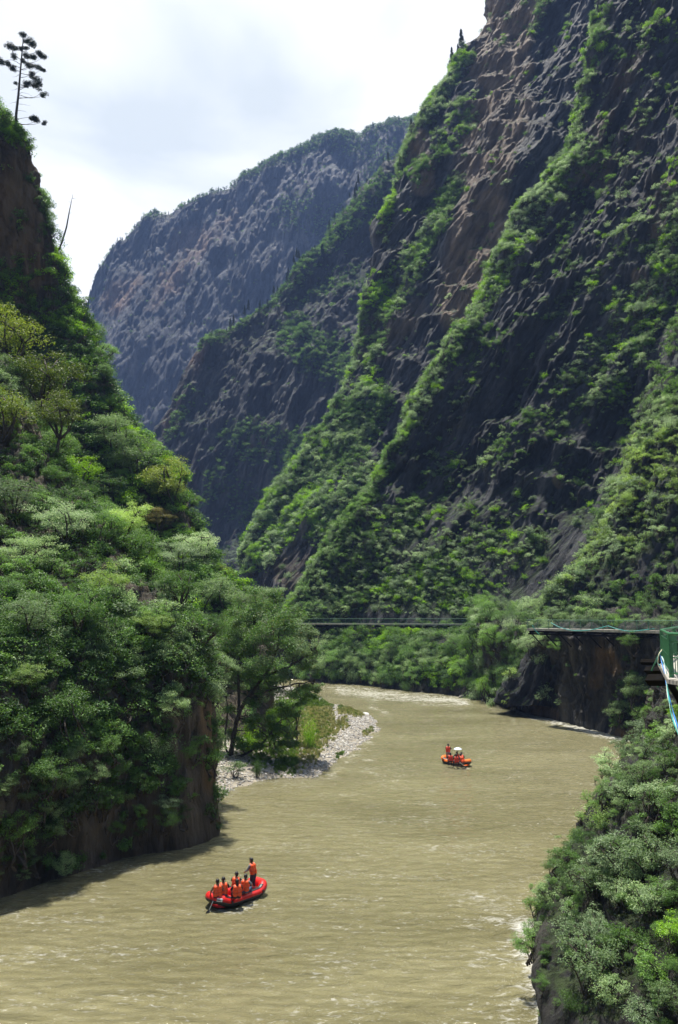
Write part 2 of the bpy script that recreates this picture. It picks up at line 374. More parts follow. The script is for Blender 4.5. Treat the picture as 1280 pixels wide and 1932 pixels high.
# nearer slope on the right above the walkway
e_rows = [(1330, 940, 116, 1900, 70), (1186, 1012, 116, 1900, 70), (1160, 1026, 117, 1900, 70), (1100, 1058, 119, 1900, 72), (1010, 1112, 122, 1900, 74), (930, 1162, 125, 1900, 76), (850, 1205, 128, 1900, 78), (760, 1246, 131, 1900, 80), (640, 1290, 134, 1900, 84), (500, 1350, 138, 1950, 88), (300, 1440, 142, 2000, 92)]
Pe = craggy(loft(e_rows, 1, 420, 420, back=45), .4, 18, (3, 3.2, 1.8, .8, .6), 61.)
cliff('right_slope', Pe, M_right, brown=[([(1230, 860), (1180, 940)], 30, .2)],
      veg=[([(1040, 1140), (1115, 1010), (1170, 930), (1210, 850), (1280, 740)], 60, 1.), ([(1100, 1150), (1280, 1120)], 60, .8), ([(1160, 1040), (1280, 960)], 70, .75), ([(1260, 850), (1400, 700)], 90, .8)], vegbase=.35)

# rock wall under the near walkway, down to the water
w_bot = [(930, 1334), (978, 1341), (1060, 1363), (1150, 1386), (1215, 1402), (1300, 1425), (1420, 1462)]
G = []
for k, (x, y) in enumerate(w_bot):
    b = gp(x, y); x2 = x + 4; top = np.array((b[0] * 1.0 + .4, b[1] + (16 if k == 0 else 1.2), 12.1))
    if k == 0: b = b + np.array((0, 14, 0))
    if k == 1: top = top + np.array((1.4, 2.0, 0))
    G.append([b + np.array((0, .2, -2.5)), b, b + (top - b) * .3 + np.array((.25, .5, 0)), b + (top - b) * .6, top, top + np.array((2.0, 7, .1)), top + np.array((4, 20, 3))])
G = np.array(G)
Gx = hermite(np.arange(7.), G, np.linspace(0, 6, 300)); Gx = hermite(np.arange(7.), Gx.transpose(1, 0, 2), np.linspace(0, 6, 210))
Pw = craggy(Gx, .1, 9, (1.1, 1.3, .8, .3, .3), 71., damp=(0, 3, .35))
cliff('walkway_cliff', Pw, M_near, brown=[([(1130, 1230), (1125, 1290)], 16, .16), ([(1000, 1340), (1040, 1350)], 22, .35), ([(1150, 1240), (1160, 1260)], 20, .3), ([(1170, 1385), (1215, 1395)], 18, .25)], veg=[([(985, 1230), (975, 1300)], 36, .9), ([(1190, 1300), (1170, 1380)], 32, .7)])

# bushy bank below the far walkway
b_bot = [(380, 1268), (500, 1274), (600, 1286), (700, 1294), (770, 1303), (850, 1311), (900, 1320), (960, 1326), (1010, 1340)]
G = []
for k, (x, y) in enumerate(b_bot):
    b = gp(x, y); run = (10, 10, 9, 9, 9, 10, 12, 12, 12)[k]
    top = b + np.array((run * .35, run, 9.2 if k < 5 else 9.8 + (k - 5) * .6))
    G.append([b + np.array((0, -.6, -2.)), b, b + (top - b) * .3 + np.array((0, -1., .6)), b + (top - b) * .65 + np.array((0, -.4, .5)), top, top + np.array((1, 6, .5)), top + np.array((3, 22, 1))])
G = np.array(G)
Gx = hermite(np.arange(9.), G, np.linspace(0, 8, 280)); Gx = hermite(np.arange(7.), Gx.transpose(1, 0, 2), np.linspace(0, 6, 120))
Pb = craggy(Gx, .0, 12, (1.0, .8, .5, .1, .15), 81.)
cliff('far_bank', Pb, M_near, veg=[([(600, 1240), (1000, 1260)], 60, 1.)], vegbase=.2)

# near rock on the right under the viewer's own walkway
g_rows = [(2300, 1120, 20, 2300, 12), (1990, 1042, 25.5, 2100, 13), (1900, 1025, 27.4, 2000, 14), (1830, 1015, 29.5, 1900, 15), (1760, 1032, 31, 1850, 16), (1680, 1072, 32.5, 1800, 17), (1600, 1127, 34, 1760, 18), (1500, 1165, 36.5, 1700, 19), (1420, 1222, 39, 1650, 20), (1330, 1250, 41, 1600, 22), (1285, 1262, 42, 1560, 24)]
Pg = craggy(loft(g_rows, 1, 300, 360, back=14), .15, 5, (.5, .55, .35, .14, .1), 91., damp=(.3, 4, .35))
cliff('near_rock', Pg, M_near, brown=[([(1150, 1880), (1200, 1850)], 40, .12)], veg=[([(1060, 1700), (1200, 1500)], 80, .8)], vegbase=.3)

# left bank: rock promontory, its wooded top, and the hillside behind
l_rows = [(2500, 440, 54.5, -900, 20), (2000, 436, 54.5, -900, 20), (1780, 430, 54.5, -900, 20), (1640, 424, 54.5, -900, 20), (1570, 418, 54, -900, 20.3), (1480, 408, 54.2, -900, 20.8), (1400, 404, 54.8, -900, 21.5), (1320, 398, 55.5, -900, 23), (1250, 385, 56, -900, 25), (1180, 350, 58, -900, 28), (1100, 290, 62, -900, 31), (1020, 215, 68, -900, 35), (940, 135, 75, -900, 40), (850, 80, 81, -900, 46), (760, 40, 86, -900, 50), (680, 5, 90, -900, 55), (600, -50, 95, -900, 60)]
Pl = craggy(loft(l_rows, -1, 520, 420, back=22), -.05, 9, (1.2, 1.5, .8, .2, .25), 101., damp=(.5, 6, .22))
cliff('left_promontory', Pl, M_left, brown=[([(400, 1340), (408, 1480)], 34, .35), ([(270, 1470), (250, 1500)], 30, .2)], veg=[([(0, 1200), (330, 1240)], 120, .9), ([(0, 1420), (260, 1420)], 110, .6)], vegbase=.2)
h_rows = [(1500, 480, 84, -700, 60), (1420, 490, 90, -700, 62), (1330, 505, 96, -700, 64), (1200, 500, 103, -700, 68), (1130, 455, 108, -700, 72), (1040, 395, 114, -700, 76), (960, 350, 119, -700, 80), (900, 322, 123, -700, 82), (850, 266, 126, -700, 84), (780, 214, 129, -700, 86), (700, 182, 131, -700, 87), (610, 158, 133, -700, 88), (545, 130, 133, -700, 88), (480, 104, 132, -700, 87), (420, 84, 130, -700, 86), (340, 70, 128, -700, 85), (285, 52, 126, -700, 84), (250, 28, 125, -700, 84), (215, 0, 125, -700, 84), (180, -39, 126, -700, 85), (150, -94, 128, -700, 90)]
Ph = craggy(loft(h_rows, -1, 520, 640, back=40, curve=1.), -.1, 20, (1.6, 2.0, 1.2, .5, .45), 121.)
# the bare overhanging face near the top stands back from the ledges above and below it
cliff('left_hillside', Ph, M_left, brown=[([(40, 340), (40, 500)], 75, .3)],
      veg=[([(90, 400), (130, 520), (190, 650), (240, 760)], 34, 1.), ([(0, 240), (60, 270)], 34, 1.), ([(0, 600), (200, 700), (300, 900), (0, 900)], 130, 1.), ([(0, 1000), (420, 1100)], 120, 1.)], vegbase=.1)

# ------------------------------------------------------------------ ground and river
gnd = MB(); gnd.add([(-1600, -250, -3.2), (1600, -250, -3.2), (1600, 1640, -3.2), (-1600, 1640, -3.2)], [(0, 1, 2, 3)])
gnd.build('ground', simple('riverbed_ground', (.13, .11, .07), .9, nscale=.05), kind='structure')

def water_mat():
    m, t, b, o = new_mat('muddy_water'); L = t.links.new
    g = N(t, 'ShaderNodeNewGeometry')
    mp = N(t, 'ShaderNodeMapping'); mp.inputs['Rotation'].default_value = (0, 0, .25); mp.inputs['Scale'].default_value = (.55, 1.25, 1); L(g.outputs['Position'], mp.inputs['Vector'])
    n0 = N(t, 'ShaderNodeTexNoise', Scale=.10, Detail=5., Distortion=.6); L(mp.outputs[0], n0.inputs['Vector'])
    r = N(t, 'ShaderNodeValToRGB'); e = r.color_ramp.elements; e[0].position = .3; e[0].color = (.158, .144, .070, 1); e[1].position = .7; e[1].color = (.246, .226, .120, 1)
    L(n0.outputs['Fac'], r.inputs['Fac'])
    fo = N(t, 'ShaderNodeAttribute', attribute_name='foam')
    n1 = N(t, 'ShaderNodeTexNoise', Scale=2.6, Detail=10., Roughness=.74, Distortion=.9); L(mp.outputs[0], n1.inputs['Vector'])
    n2 = N(t, 'ShaderNodeTexNoise', Scale=.33, Detail=4., Roughness=.5, Distortion=.7); L(mp.outputs[0], n2.inputs['Vector'])
    s1 = N(t, 'ShaderNodeMath', operation='MULTIPLY_ADD'); s1.inputs[1].default_value = .32; L(n2.outputs['Fac'], s1.inputs[0]); L(n1.outputs['Fac'], s1.inputs[2])
    s2 = N(t, 'ShaderNodeMath', operation='MULTIPLY_ADD'); s2.inputs[1].default_value = .30; L(fo.outputs['Fac'], s2.inputs[0]); L(s1.outputs[0], s2.inputs[2])
    mr = N(t, 'ShaderNodeMapRange'); mr.inputs['From Min'].default_value = .80; mr.inputs['From Max'].default_value = .95; mr.inputs['To Max'].default_value = .85; L(s2.outputs[0], mr.inputs['Value'])
    mp3 = N(t, 'ShaderNodeMapping'); mp3.inputs['Rotation'].default_value = (0, 0, -.1); mp3.inputs['Scale'].default_value = (.8, 1.5, 1); L(g.outputs['Position'], mp3.inputs['Vector'])
    n4 = N(t, 'ShaderNodeTexNoise', Scale=3.2, Detail=6., Roughness=.7, Distortion=.6); L(mp3.outputs[0], n4.inputs['Vector'])
    s4 = N(t, 'ShaderNodeMath', operation='MULTIPLY_ADD'); s4.inputs[1].default_value = .30; L(n2.outputs['Fac'], s4.inputs[0]); L(n4.outputs['Fac'], s4.inputs[2])
    m4 = N(t, 'ShaderNodeMapRange'); m4.inputs['From Min'].default_value = .735; m4.inputs['From Max'].default_value = .88; m4.inputs['To Max'].default_value = .75; L(s4.outputs[0], m4.inputs['Value'])  # pale flecks: small whitecaps, plus sun glints painted into the colour
    mxm = N(t, 'ShaderNodeMath', operation='MAXIMUM'); L(mr.outputs[0], mxm.inputs[0]); L(m4.outputs[0], mxm.inputs[1])
    mx = N(t, 'ShaderNodeMixRGB'); mx.inputs[2].default_value = (.60, .59, .54, 1); L(mxm.outputs[0], mx.inputs['Fac']); L(r.outputs[0], mx.inputs[1])
    L(mx.outputs[0], b.inputs['Base Color'])
    ro = N(t, 'ShaderNodeMapRange'); ro.inputs['To Min'].default_value = .10; ro.inputs['To Max'].default_value = .6; L(mr.outputs[0], ro.inputs['Value']); L(ro.outputs[0], b.inputs['Roughness'])
    b.inputs['IOR'].default_value = 1.33
    nb = N(t, 'ShaderNodeTexNoise', Scale=1.5, Detail=7., Roughness=.62, Distortion=.9); L(mp.outputs[0], nb.inputs['Vector'])
    bp = N(t, 'ShaderNodeBump', Strength=1., Distance=.42); L(nb.outputs['Fac'], bp.inputs['Height'])
    L(bp.outputs[0], b.inputs['Normal'])
    return m
nv, nu = 900, 560
yy = 9 * (330 / 9) ** np.linspace(0, 1, nv); uu = np.linspace(-1, 1, nu)
Y = np.repeat(yy[:, None], nu, 1); X = uu[None, :] * (.62 * Y + 26)
q = np.stack([X * .8 + Y * .2, Y * 1.35 - X * .25, X * 0], -1)
zw = .07 * fbm(q / 4.5, 3) + .05 * ridged(q * np.array((1.2, .9, 1)) / 1.3 + 9, 3)
pxw, pyw = proj(np.stack([X, Y, X * 0], -1))
foam = np.zeros(X.shape)
for pts, w, a in [([(640, 1302), (700, 1309), (800, 1319), (880, 1325)], 14, .72), ([(610, 1297), (700, 1302)], 5, .5), ([(975, 1343), (1060, 1366), (1150, 1391), (1230, 1410)], 9, .85), ([(985, 1760), (1000, 1830), (1030, 1900), (1050, 1990)], 42, .85), ([(940, 1750), (1000, 1900)], 90, .45),
                  ([(700, 1400), (620, 1470)], 10, .4), ([(684, 1434), (708, 1434)], 5, .6), ([(700, 1336), (730, 1345)], 6, .6), ([(410, 1570), (220, 1660), (0, 1735)], 9, .3), ([(862, 1450), (884, 1451)], 3, .6), ([(640, 1870), (760, 1900)], 30, .3), ([(400, 1716), (450, 1722), (500, 1688)], 7, .5), ([(690, 1450), (740, 1480)], 12, .25), ([(540, 1590), (680, 1620)], 26, .22), ([(300, 1800), (420, 1790)], 24, .22)]:
    foam = np.maximum(foam, a * band(pxw, pyw, pts, w * 1.25) ** .8)
zw = zw + .22 * foam * ridged(q / 1.1 + 3, 3)
Pwt = np.stack([X, Y, zw * (1 - .3 * smooth(60, 200, Y))], -1)
add_obj('river', mesh_np('river', Pwt.reshape(-1, 3), grid_faces(nv, nu), [water_mat()], True, {'foam': foam}), kind='structure')

# gravel bar
outline = [(385, 1535), (436, 1492), (478, 1474), (525, 1466), (590, 1466), (640, 1432), (676, 1408), (704, 1378), (706, 1360), (690, 1350), (655, 1338), (620, 1328), (600, 1318), (575, 1300), (470, 1290), (250, 1290), (150, 1400), (250, 1560)]
OP = np.array([gp(*p)[:2] for p in outline])
def poly_sd(x, y, poly):
    ins = np.zeros(x.shape, bool); best = np.full(x.shape, 1e9)
    for (x0, y0), (x1, y1) in zip(poly, np.roll(poly, -1, 0)):
        c = ((y0 > y) != (y1 > y)) & (x < (x1 - x0) * (y - y0) / (y1 - y0 + 1e-12) + x0); ins ^= c
        dx, dy = x1 - x0, y1 - y0; t = np.clip(((x - x0) * dx + (y - y0) * dy) / (dx * dx + dy * dy + 1e-9), 0, 1)
        best = np.minimum(best, np.hypot(x - x0 - t * dx, y - y0 - t * dy))
    return np.where(ins, best, -best)
def bar_z(x, y):
    sd = poly_sd(x, y, OP) + .9 * fbm(np.stack([x, y, x * 0], -1) / 2.2, 3)
    return np.where(sd > 0, .10 + .55 * (1 - np.exp(-np.maximum(sd, 0) / 3.5)), .10 + .35 * sd) + .10 * fbm(np.stack([x, y, x * 0 + 4], -1) / 1.6, 3) * (sd > -.5)
gx, gy = np.meshgrid(np.linspace(OP[:, 0].min() - 3, OP[:, 0].max() + 3, 260), np.linspace(OP[:, 1].min() - 4, OP[:, 1].max() + 4, 330))
gz = bar_z(gx, gy)
add_obj('gravel_bar', mesh_np('gravel_bar', np.stack([gx, gy, gz], -1).reshape(-1, 3), grid_faces(*gx.shape), [simple('gravel_silt', (.26, .23, .18), .9, nscale=1.2, noise=.35, bump=.6)], True), kind='structure')
# ------------------------------------------------------------------ foliage
def leaf_mat(name, c1, c2, c3, rough=.5, trans=.42, spec=.32):
    """leaves: each leaf its own tint, each plant its own tint"""
    m = bpy.data.materials.new(name); m.use_nodes = True; t = m.node_tree; t.nodes.clear(); L = t.links.new
    o = N(t, 'ShaderNodeOutputMaterial'); b = N(t, 'ShaderNodeBsdfPrincipled', Roughness=rough); b.inputs['Specular IOR Level'].default_value = spec
    g = N(t, 'ShaderNodeNewGeometry'); oi = N(t, 'ShaderNodeObjectInfo')
    r = N(t, 'ShaderNodeValToRGB'); e = r.color_ramp.elements; e[0].position = 0; e[0].color = (*c1, 1); e[1].position = 1; e[1].color = (*c3, 1); k = e.new(.55); k.color = (*c2, 1)
    ma = N(t, 'ShaderNodeMath', operation='MULTIPLY_ADD'); ma.inputs[1].default_value = .62; L(g.outputs['Random Per Island'], ma.inputs[0])
    mb = N(t, 'ShaderNodeMath', operation='MULTIPLY'); mb.inputs[1].default_value = .38; L(oi.outputs['Random'], mb.inputs[0]); L(mb.outputs[0], ma.inputs[2])
    L(ma.outputs[0], r.inputs['Fac'])
    hs = N(t, 'ShaderNodeHueSaturation'); hs.inputs['Saturation'].default_value = 1.0
    mv = N(t, 'ShaderNodeMapRange'); mv.inputs['To Min'].default_value = .72; mv.inputs['To Max'].default_value = 1.35; L(oi.outputs['Random'], mv.inputs['Value']); L(mv.outputs[0], hs.inputs['Value']); L(r.outputs[0], hs.inputs['Color'])
    L(hs.outputs[0], b.inputs['Base Color'])
    tr = N(t, 'ShaderNodeBsdfTranslucent'); ht = N(t, 'ShaderNodeHueSaturation', Hue=.49, Saturation=1.2, Value=1.25); L(hs.outputs[0], ht.inputs['Color']); L(ht.outputs[0], tr.inputs['Color'])
    mx = N(t, 'ShaderNodeMixShader'); mx.inputs[0].default_value = trans; L(b.outputs[0], mx.inputs[1]); L(tr.outputs[0], mx.inputs[2]); L(mx.outputs[0], o.inputs['Surface'])
    return m
LM = {
    'mid': leaf_mat('mid_green_leaf', (0.068, 0.146, 0.041), (0.128, 0.245, 0.063), (0.232, 0.363, 0.105)),
    'grey': leaf_mat('grey_green_leaf', (0.108, 0.174, 0.082), (0.196, 0.298, 0.128), (0.369, 0.473, 0.223), rough=.5, spec=.3),
    'pale': leaf_mat('pale_green_leaf', (0.135, 0.219, 0.110), (0.270, 0.381, 0.198), (0.497, 0.576, 0.342), rough=.5, spec=.3),
    'olive': leaf_mat('olive_leaf', (0.069, 0.121, 0.029), (0.155, 0.217, 0.048), (0.294, 0.343, 0.090), rough=.5, spec=.3),
    'bright': leaf_mat('bright_green_leaf', (0.103, 0.228, 0.030), (0.207, 0.398, 0.051), (0.351, 0.550, 0.084), trans=.45),
    'lime': leaf_mat('lime_tip_leaf', (0.097, 0.201, 0.047), (0.274, 0.401, 0.113), (0.421, 0.552, 0.208)),
    'dark': leaf_mat('dark_green_leaf', (0.042, 0.099, 0.029), (0.081, 0.164, 0.046), (0.154, 0.249, 0.071)),
    'rust': leaf_mat('rusty_leaf', (0.082, 0.110, 0.034), (0.192, 0.185, 0.059), (0.301, 0.242, 0.083)),
    'needle': leaf_mat('conifer_needle', (.010, .024, .012), (.018, .038, .016), (.032, .055, .022), trans=.15),
}
M_bark = simple('bark', (.06, .048, .036), .9, noise=.4, nscale=6, bump=.5)
M_palebark = simple('pale_bark', (.16, .14, .11), .9, noise=.4, nscale=6, bump=.5)

def unit(a): return a / (np.linalg.norm(a, axis=-1, keepdims=True) + 1e-9)
def leaf_quads(c, n, L, Wd, r, droop=.25):
    """rhombic leaves at c facing n"""
    n = unit(n); t = unit(np.cross(n, r.normal(size=c.shape))); s = np.cross(n, t)
    L = np.broadcast_to(L, (len(c),))[:, None]; Wd = np.broadcast_to(Wd, (len(c),))[:, None]
    V = np.stack([c - t * L * .5, c + s * Wd * .5 + n * L * .06, c + t * L * .5 - n * L * droop * .5, c - s * Wd * .5 + n * L * .06], 1)
    return V.reshape(-1, 3)
def crown_leaves(clumps, per, size, r, flat=.5, up=1.0, width=.5):
    """clumps: list of (centre, radius)"""
    out = []
    for c, a in clumps:
        k = max(8, int(per * r.uniform(.7, 1.3) * (a ** 1.4)))
        d = unit(r.normal(size=(k, 3))); rad = r.random(k) ** .45
        d2 = d.copy(); d2[:, 2] = np.where(d2[:, 2] < 0, d2[:, 2] * .6, d2[:, 2])
        p = c + d2 * rad[:, None] * a * np.array((1, 1, flat))
        p += .12 * a * r.normal(size=p.shape)
        n = d * .6 + np.array((0, 0, up)) + r.normal(size=p.shape) * .55
        out.append(leaf_quads(p, n, size * r.uniform(.6, 1.3, k), size * width * r.uniform(.7, 1.2, k), r))
    return np.concatenate(out)
def quads_mesh(name, V, mat, extra=None):
    Fq = np.arange(len(V)).reshape(-1, 4)
    return mesh_np(name, V, Fq, [mat])
def limb(mb, a, b, r0, r1, r, k=6, sag=.12, n=5):
    a = np.array(a, float); b = np.array(b, float); Ln = np.linalg.norm(b - a)
    t = np.linspace(0, 1, n)[:, None]; pts = a + (b - a) * t
    w = r.normal(size=3) * Ln * sag; pts = pts + np.sin(t * math.pi) * w + r.normal(size=(n, 3)) * Ln * .012
    pts[0] = a; mb.tube(pts, np.linspace(r0, r1, n), k)
    return pts
def broadleaf(seed, H, Rc, nclump=34, per=150, size=.16, flat=.45, lean=(0, 0), trunk_h=.35, wid=.5, csize=(.22, .36), layered=False, stems=1):
    """returns (trunk_mesh_builder, leaf_vertices) : limbs fork up to leaf clumps spread through an uneven envelope"""
    r = np.random.default_rng(seed); mb = MB()
    fork = np.array((lean[0] * .4, lean[1] * .4, H * trunk_h))
    tops = []
    base = [np.zeros(3)] if stems == 1 else [np.array((r.normal() * .3, r.normal() * .3, 0)) for _ in range(stems)]
    for bpt in base:
        f2 = fork + (r.normal(size=3) * np.array((.25, .25, .1)) * Rc * (stems > 1))
        limb(mb, bpt - np.array((0, 0, H * .25)), f2, H * .028 + .04, H * .02 + .02, r, 7); tops.append(f2)
    cen = np.array((lean[0], lean[1], H * (trunk_h + 1) / 2 + .08 * H)); hz_ = H * (1 - trunk_h) * .5
    mains = []
    for k in range(6):
        a = k * 1.05 + r.random() * .7
        e_ = cen + np.array((math.cos(a) * Rc * .5, math.sin(a) * Rc * .5, r.uniform(-.4, .55) * hz_))
        p = limb(mb, tops[k % len(tops)], e_, H * .016 + .02, H * .008 + .01, r, 5); mains.append(p)
    mains.append(limb(mb, tops[0], cen + np.array((0, 0, hz_ * .6)), H * .018 + .02, H * .008 + .01, r, 5))
    clumps = []
    allp = np.concatenate(mains)
    for k in range(nclump):
        d = unit(r.normal(size=3)); d[2] = d[2] * .9 + .18
        rad = r.uniform(.45, 1.0) ** .7
        # uneven outline: lobes
        lob = 1 + .22 * math.sin(3 * math.atan2(d[1], d[0]) + seed) + .15 * r.normal()
        c = cen + d * rad * lob * np.array((Rc * .82, Rc * .82, hz_ * .85))
        if layered: c[2] = round(c[2] / (H * .11)) * H * .11 + r.normal() * .02 * H
        a = Rc * r.uniform(*csize)
        clumps.append((c, a))
        j = np.argmin(np.linalg.norm(allp - c + np.array((0, 0, .3 * a)), axis=1))
        limb(mb, allp[j], c, H * .006 + .008, .008, r, 4, .15, 4)
    V = crown_leaves(clumps, per, size, r, flat, width=wid)
    return mb, V
def plume(seed, H, n=26, leaves=34, size=.22, wid=.16, arch=.7, spread=1.0):
    """feathery bush: stems arch out and hang, set with narrow leaves"""
    r = np.random.default_rng(seed); mb = MB(); out = []
    for k in range(n):
        a = r.random() * 6.283; s = H * r.uniform(.55, 1.1); q = r.uniform(.2, 1) * spread
        t = np.linspace(0, 1, 6)
        x = q * s * .75 * t; z = s * (t * .95 - arch * .55 * q * t ** 2.2)
        pts = np.stack([x * math.cos(a), x * math.sin(a), z], 1) + r.normal(size=3) * .08 * H * np.array((1, 1, .2))
        if k % 3 == 0: mb.tube(pts, np.linspace(.012 * H + .006, .004, 6), 3, cap=False)
        tt = r.uniform(.25, 1, leaves); P = np.stack([np.interp(tt, t, pts[:, i]) for i in range(3)], 1) + r.normal(size=(leaves, 3)) * .085 * H
        n_ = r.normal(size=P.shape) * .6 + np.array((math.cos(a) * .5, math.sin(a) * .5, .7))
        out.append(leaf_quads(P, n_, size * r.uniform(.6, 1.3, leaves), wid * size * 2 * r.uniform(.6, 1.2, leaves), r, .5))
    return mb, np.concatenate(out)
def spruce(seed, H, w=.16, per=9, ragged=.25):
    r = np.random.default_rng(seed); mb = MB(); out = []
    mb.tube(np.array([(0, 0, -.1 * H), (0, 0, .5 * H), (0, 0, H)]), (.016 * H, .010 * H, .002 * H), 6)
    z = .10
    while z < .97:
        L_ = H * w * (1 - z) ** .75 * r.uniform(1 - ragged, 1 + ragged) + .012 * H
        for k in range(7):
            if r.random() < ragged * .5: continue
            a = r.random() * 6.283; tip = np.array((math.cos(a) * L_, math.sin(a) * L_, H * z - L_ * .35)); b0 = np.array((0, 0, H * z))
            t = r.random(per * 2)[:, None] ** .7; P = b0 + (tip - b0) * t + r.normal(size=(per * 2, 3)) * .010 * H
            out.append(leaf_quads(P, np.array((0, 0, 1.)) + r.normal(size=P.shape) * .5, .035 * H, .018 * H, r, .5))
        z += .035
    return mb, np.concatenate(out)

# prototype meshes: (trunk mesh, {tint: crown mesh})
class Proto:
    def __init__(s, kind, mb, V, h, rad):
        me = bpy.data.meshes.new(kind + '_trunk'); me.from_pydata(np.concatenate(mb.v).tolist(), [], mb.f); me.materials.append(M_bark)
        me.polygons.foreach_set('use_smooth', [True] * len(mb.f)); s.trunk = me; s.V = V; s.kind = kind; s.c = {}; s.h = h; s.rad = rad; s.mb = mb; s.joint = {}
    def crown(s, tint):
        if tint not in s.c: s.c[tint] = quads_mesh(s.kind + '_crown', s.V, LM[tint])
        return s.c[tint]
    def whole(s, tint):
        """stems and leaves in one mesh, for bushes too small to show parts"""
        if tint not in s.joint:
            tv = np.concatenate(s.mb.v); tf = [f if len(f) == 4 else f for f in s.mb.f if len(f) == 4]
            V = np.concatenate([s.V, tv]); Fq = np.concatenate([np.arange(len(s.V)).reshape(-1, 4), np.array(tf) + len(s.V)])
            s.joint[tint] = mesh_np(s.kind, V, Fq, [LM[tint], M_bark], mat_idx=np.r_[np.zeros(len(s.V) // 4), np.ones(len(tf))])
        return s.joint[tint]
P_TREE = [Proto('broadleaf_tree', *broadleaf(200 + k, 8, 3.6, 44, 150, .20, .42, lean=(.5 - .3 * k, .3)), 8, 3.6) for k in range(3)]
P_LAY = [Proto('layered_tree', *broadleaf(220 + k, 6, 3.4, 40, 170, .17, .26, layered=True, trunk_h=.3), 6, 3.4) for k in range(3)]
P_BUSH = [Proto('bush', *broadleaf(240 + k, 3.2, 1.9, 24, 330, .12, .5, trunk_h=.12, stems=3, csize=(.26, .42)), 3.2, 1.9) for k in range(4)]
P_NEAR = [Proto('bush', *broadleaf(340 + k, 3.2, 2.1, 30, 120, .22, .42, trunk_h=.1, stems=3, csize=(.22, .36), layered=k % 2 == 0, wid=.42)) for k in range(0)] + [Proto('bush', *broadleaf(340 + k, 3.2, 2.1, 34, 130, .20, .40, trunk_h=.1, stems=3, csize=(.20, .34), layered=k % 2 == 0, wid=.45), 3.2, 2.1) for k in range(4)]
P_PLUME = [Proto('feathery_bush', *plume(260 + k, 2.4, 40, 46, .17, .14), 2.4, 1.8) for k in range(3)]
P_SPR = [Proto('spruce_tree', *spruce(280 + k, 10, .15 + .03 * k, 9, .25 + .12 * k), 10, 1.7) for k in range(3)]
# coarser ones for plants hundreds of metres away
P_SHRUB = [Proto('cliff_shrub', *broadleaf(300 + k, 2.0, 1.5, 12, 60, .24, .5, trunk_h=.1, stems=2, csize=(.3, .45)), 2.0, 1.5) for k in range(3)] + \
          [Proto('cliff_shrub', *plume(310 + k, 2.0, 26, 16, .30, .2), 2.0, 1.6) for k in range(2)]
FARTREE = [Proto('far_tree', *broadleaf(320 + k, 7, 3.2, 14, 14, .62, .6, trunk_h=.25), 7, 3.2) for k in range(2)]

def plant(pr, tint, loc, s, rz, label, cat, group, parts=True, lean=(0, 0), name=None, sz=None):
    if parts:
        o = add_obj(name or pr.kind, None, label=label, cat=cat, group=group)
        a = add_obj('trunk', pr.trunk, o); b = add_obj('crown', pr.crown(tint), o)
    else:
        o = add_obj(name or pr.kind, pr.whole(tint), label=label, cat=cat, group=group)
    o.location = loc; o.rotation_euler = (lean[0], lean[1], rz); o.scale = (s, s, sz or s)
    return o

# ---- pick spots on a cliff sheet with a density
def spots(name, n, w, seed, minpx=None, region=None, steep=None):
    sf = SURF[name]; r = np.random.default_rng(seed); P = sf['P']; nn = sf['n']
    wt = w.copy()
    a = np.gradient(P, axis=1); b = np.gradient(P, axis=0); ar = np.linalg.norm(np.cross(a, b), axis=2)
    wt = wt * ar * (P[..., 2] > .4)
    wt = np.where((sf['px'] > (-460 if name.startswith('left') else -160)) & (sf['px'] < 1440) & (sf['py'] > -160), wt, 0)
    wt = wt.ravel() / wt.sum(); i = r.choice(len(wt), n * 3, p=wt)
    pts = P.reshape(-1, 3)[i]; nr = nn.reshape(-1, 3)[i]; px = sf['px'].ravel()[i]; py = sf['py'].ravel()[i]
    pts = pts + r.normal(size=pts.shape) * .15
    keep = []; cell = {}
    for k in range(len(pts)):
        if minpx:
            m_ = minpx; key = (int(px[k] // m_), int(py[k] // m_)); ok = True
            for dx in (-1, 0, 1):
                for dy in (-1, 0, 1):
                    for j in cell.get((key[0] + dx, key[1] + dy), ()):
                        if (px[j] - px[k]) ** 2 + (py[j] - py[k]) ** 2 < m_ * m_: ok = False
            if not ok: continue
            cell.setdefault(key, []).append(k)
        keep.append(k)
        if len(keep) >= n: break
    keep = np.array(keep)
    return pts[keep], nr[keep], px[keep], py[keep]
def hit(name, px, py):
    """sheet point nearest a line of sight, front side"""
    sf = SURF[name]; d = (sf['px'] - px) ** 2 + (sf['py'] - py) ** 2
    d = d + (sf['P'][..., 1] - sf['P'][..., 1].min()) * .5
    i = np.unravel_index(np.argmin(d), d.shape); return sf['P'][i]

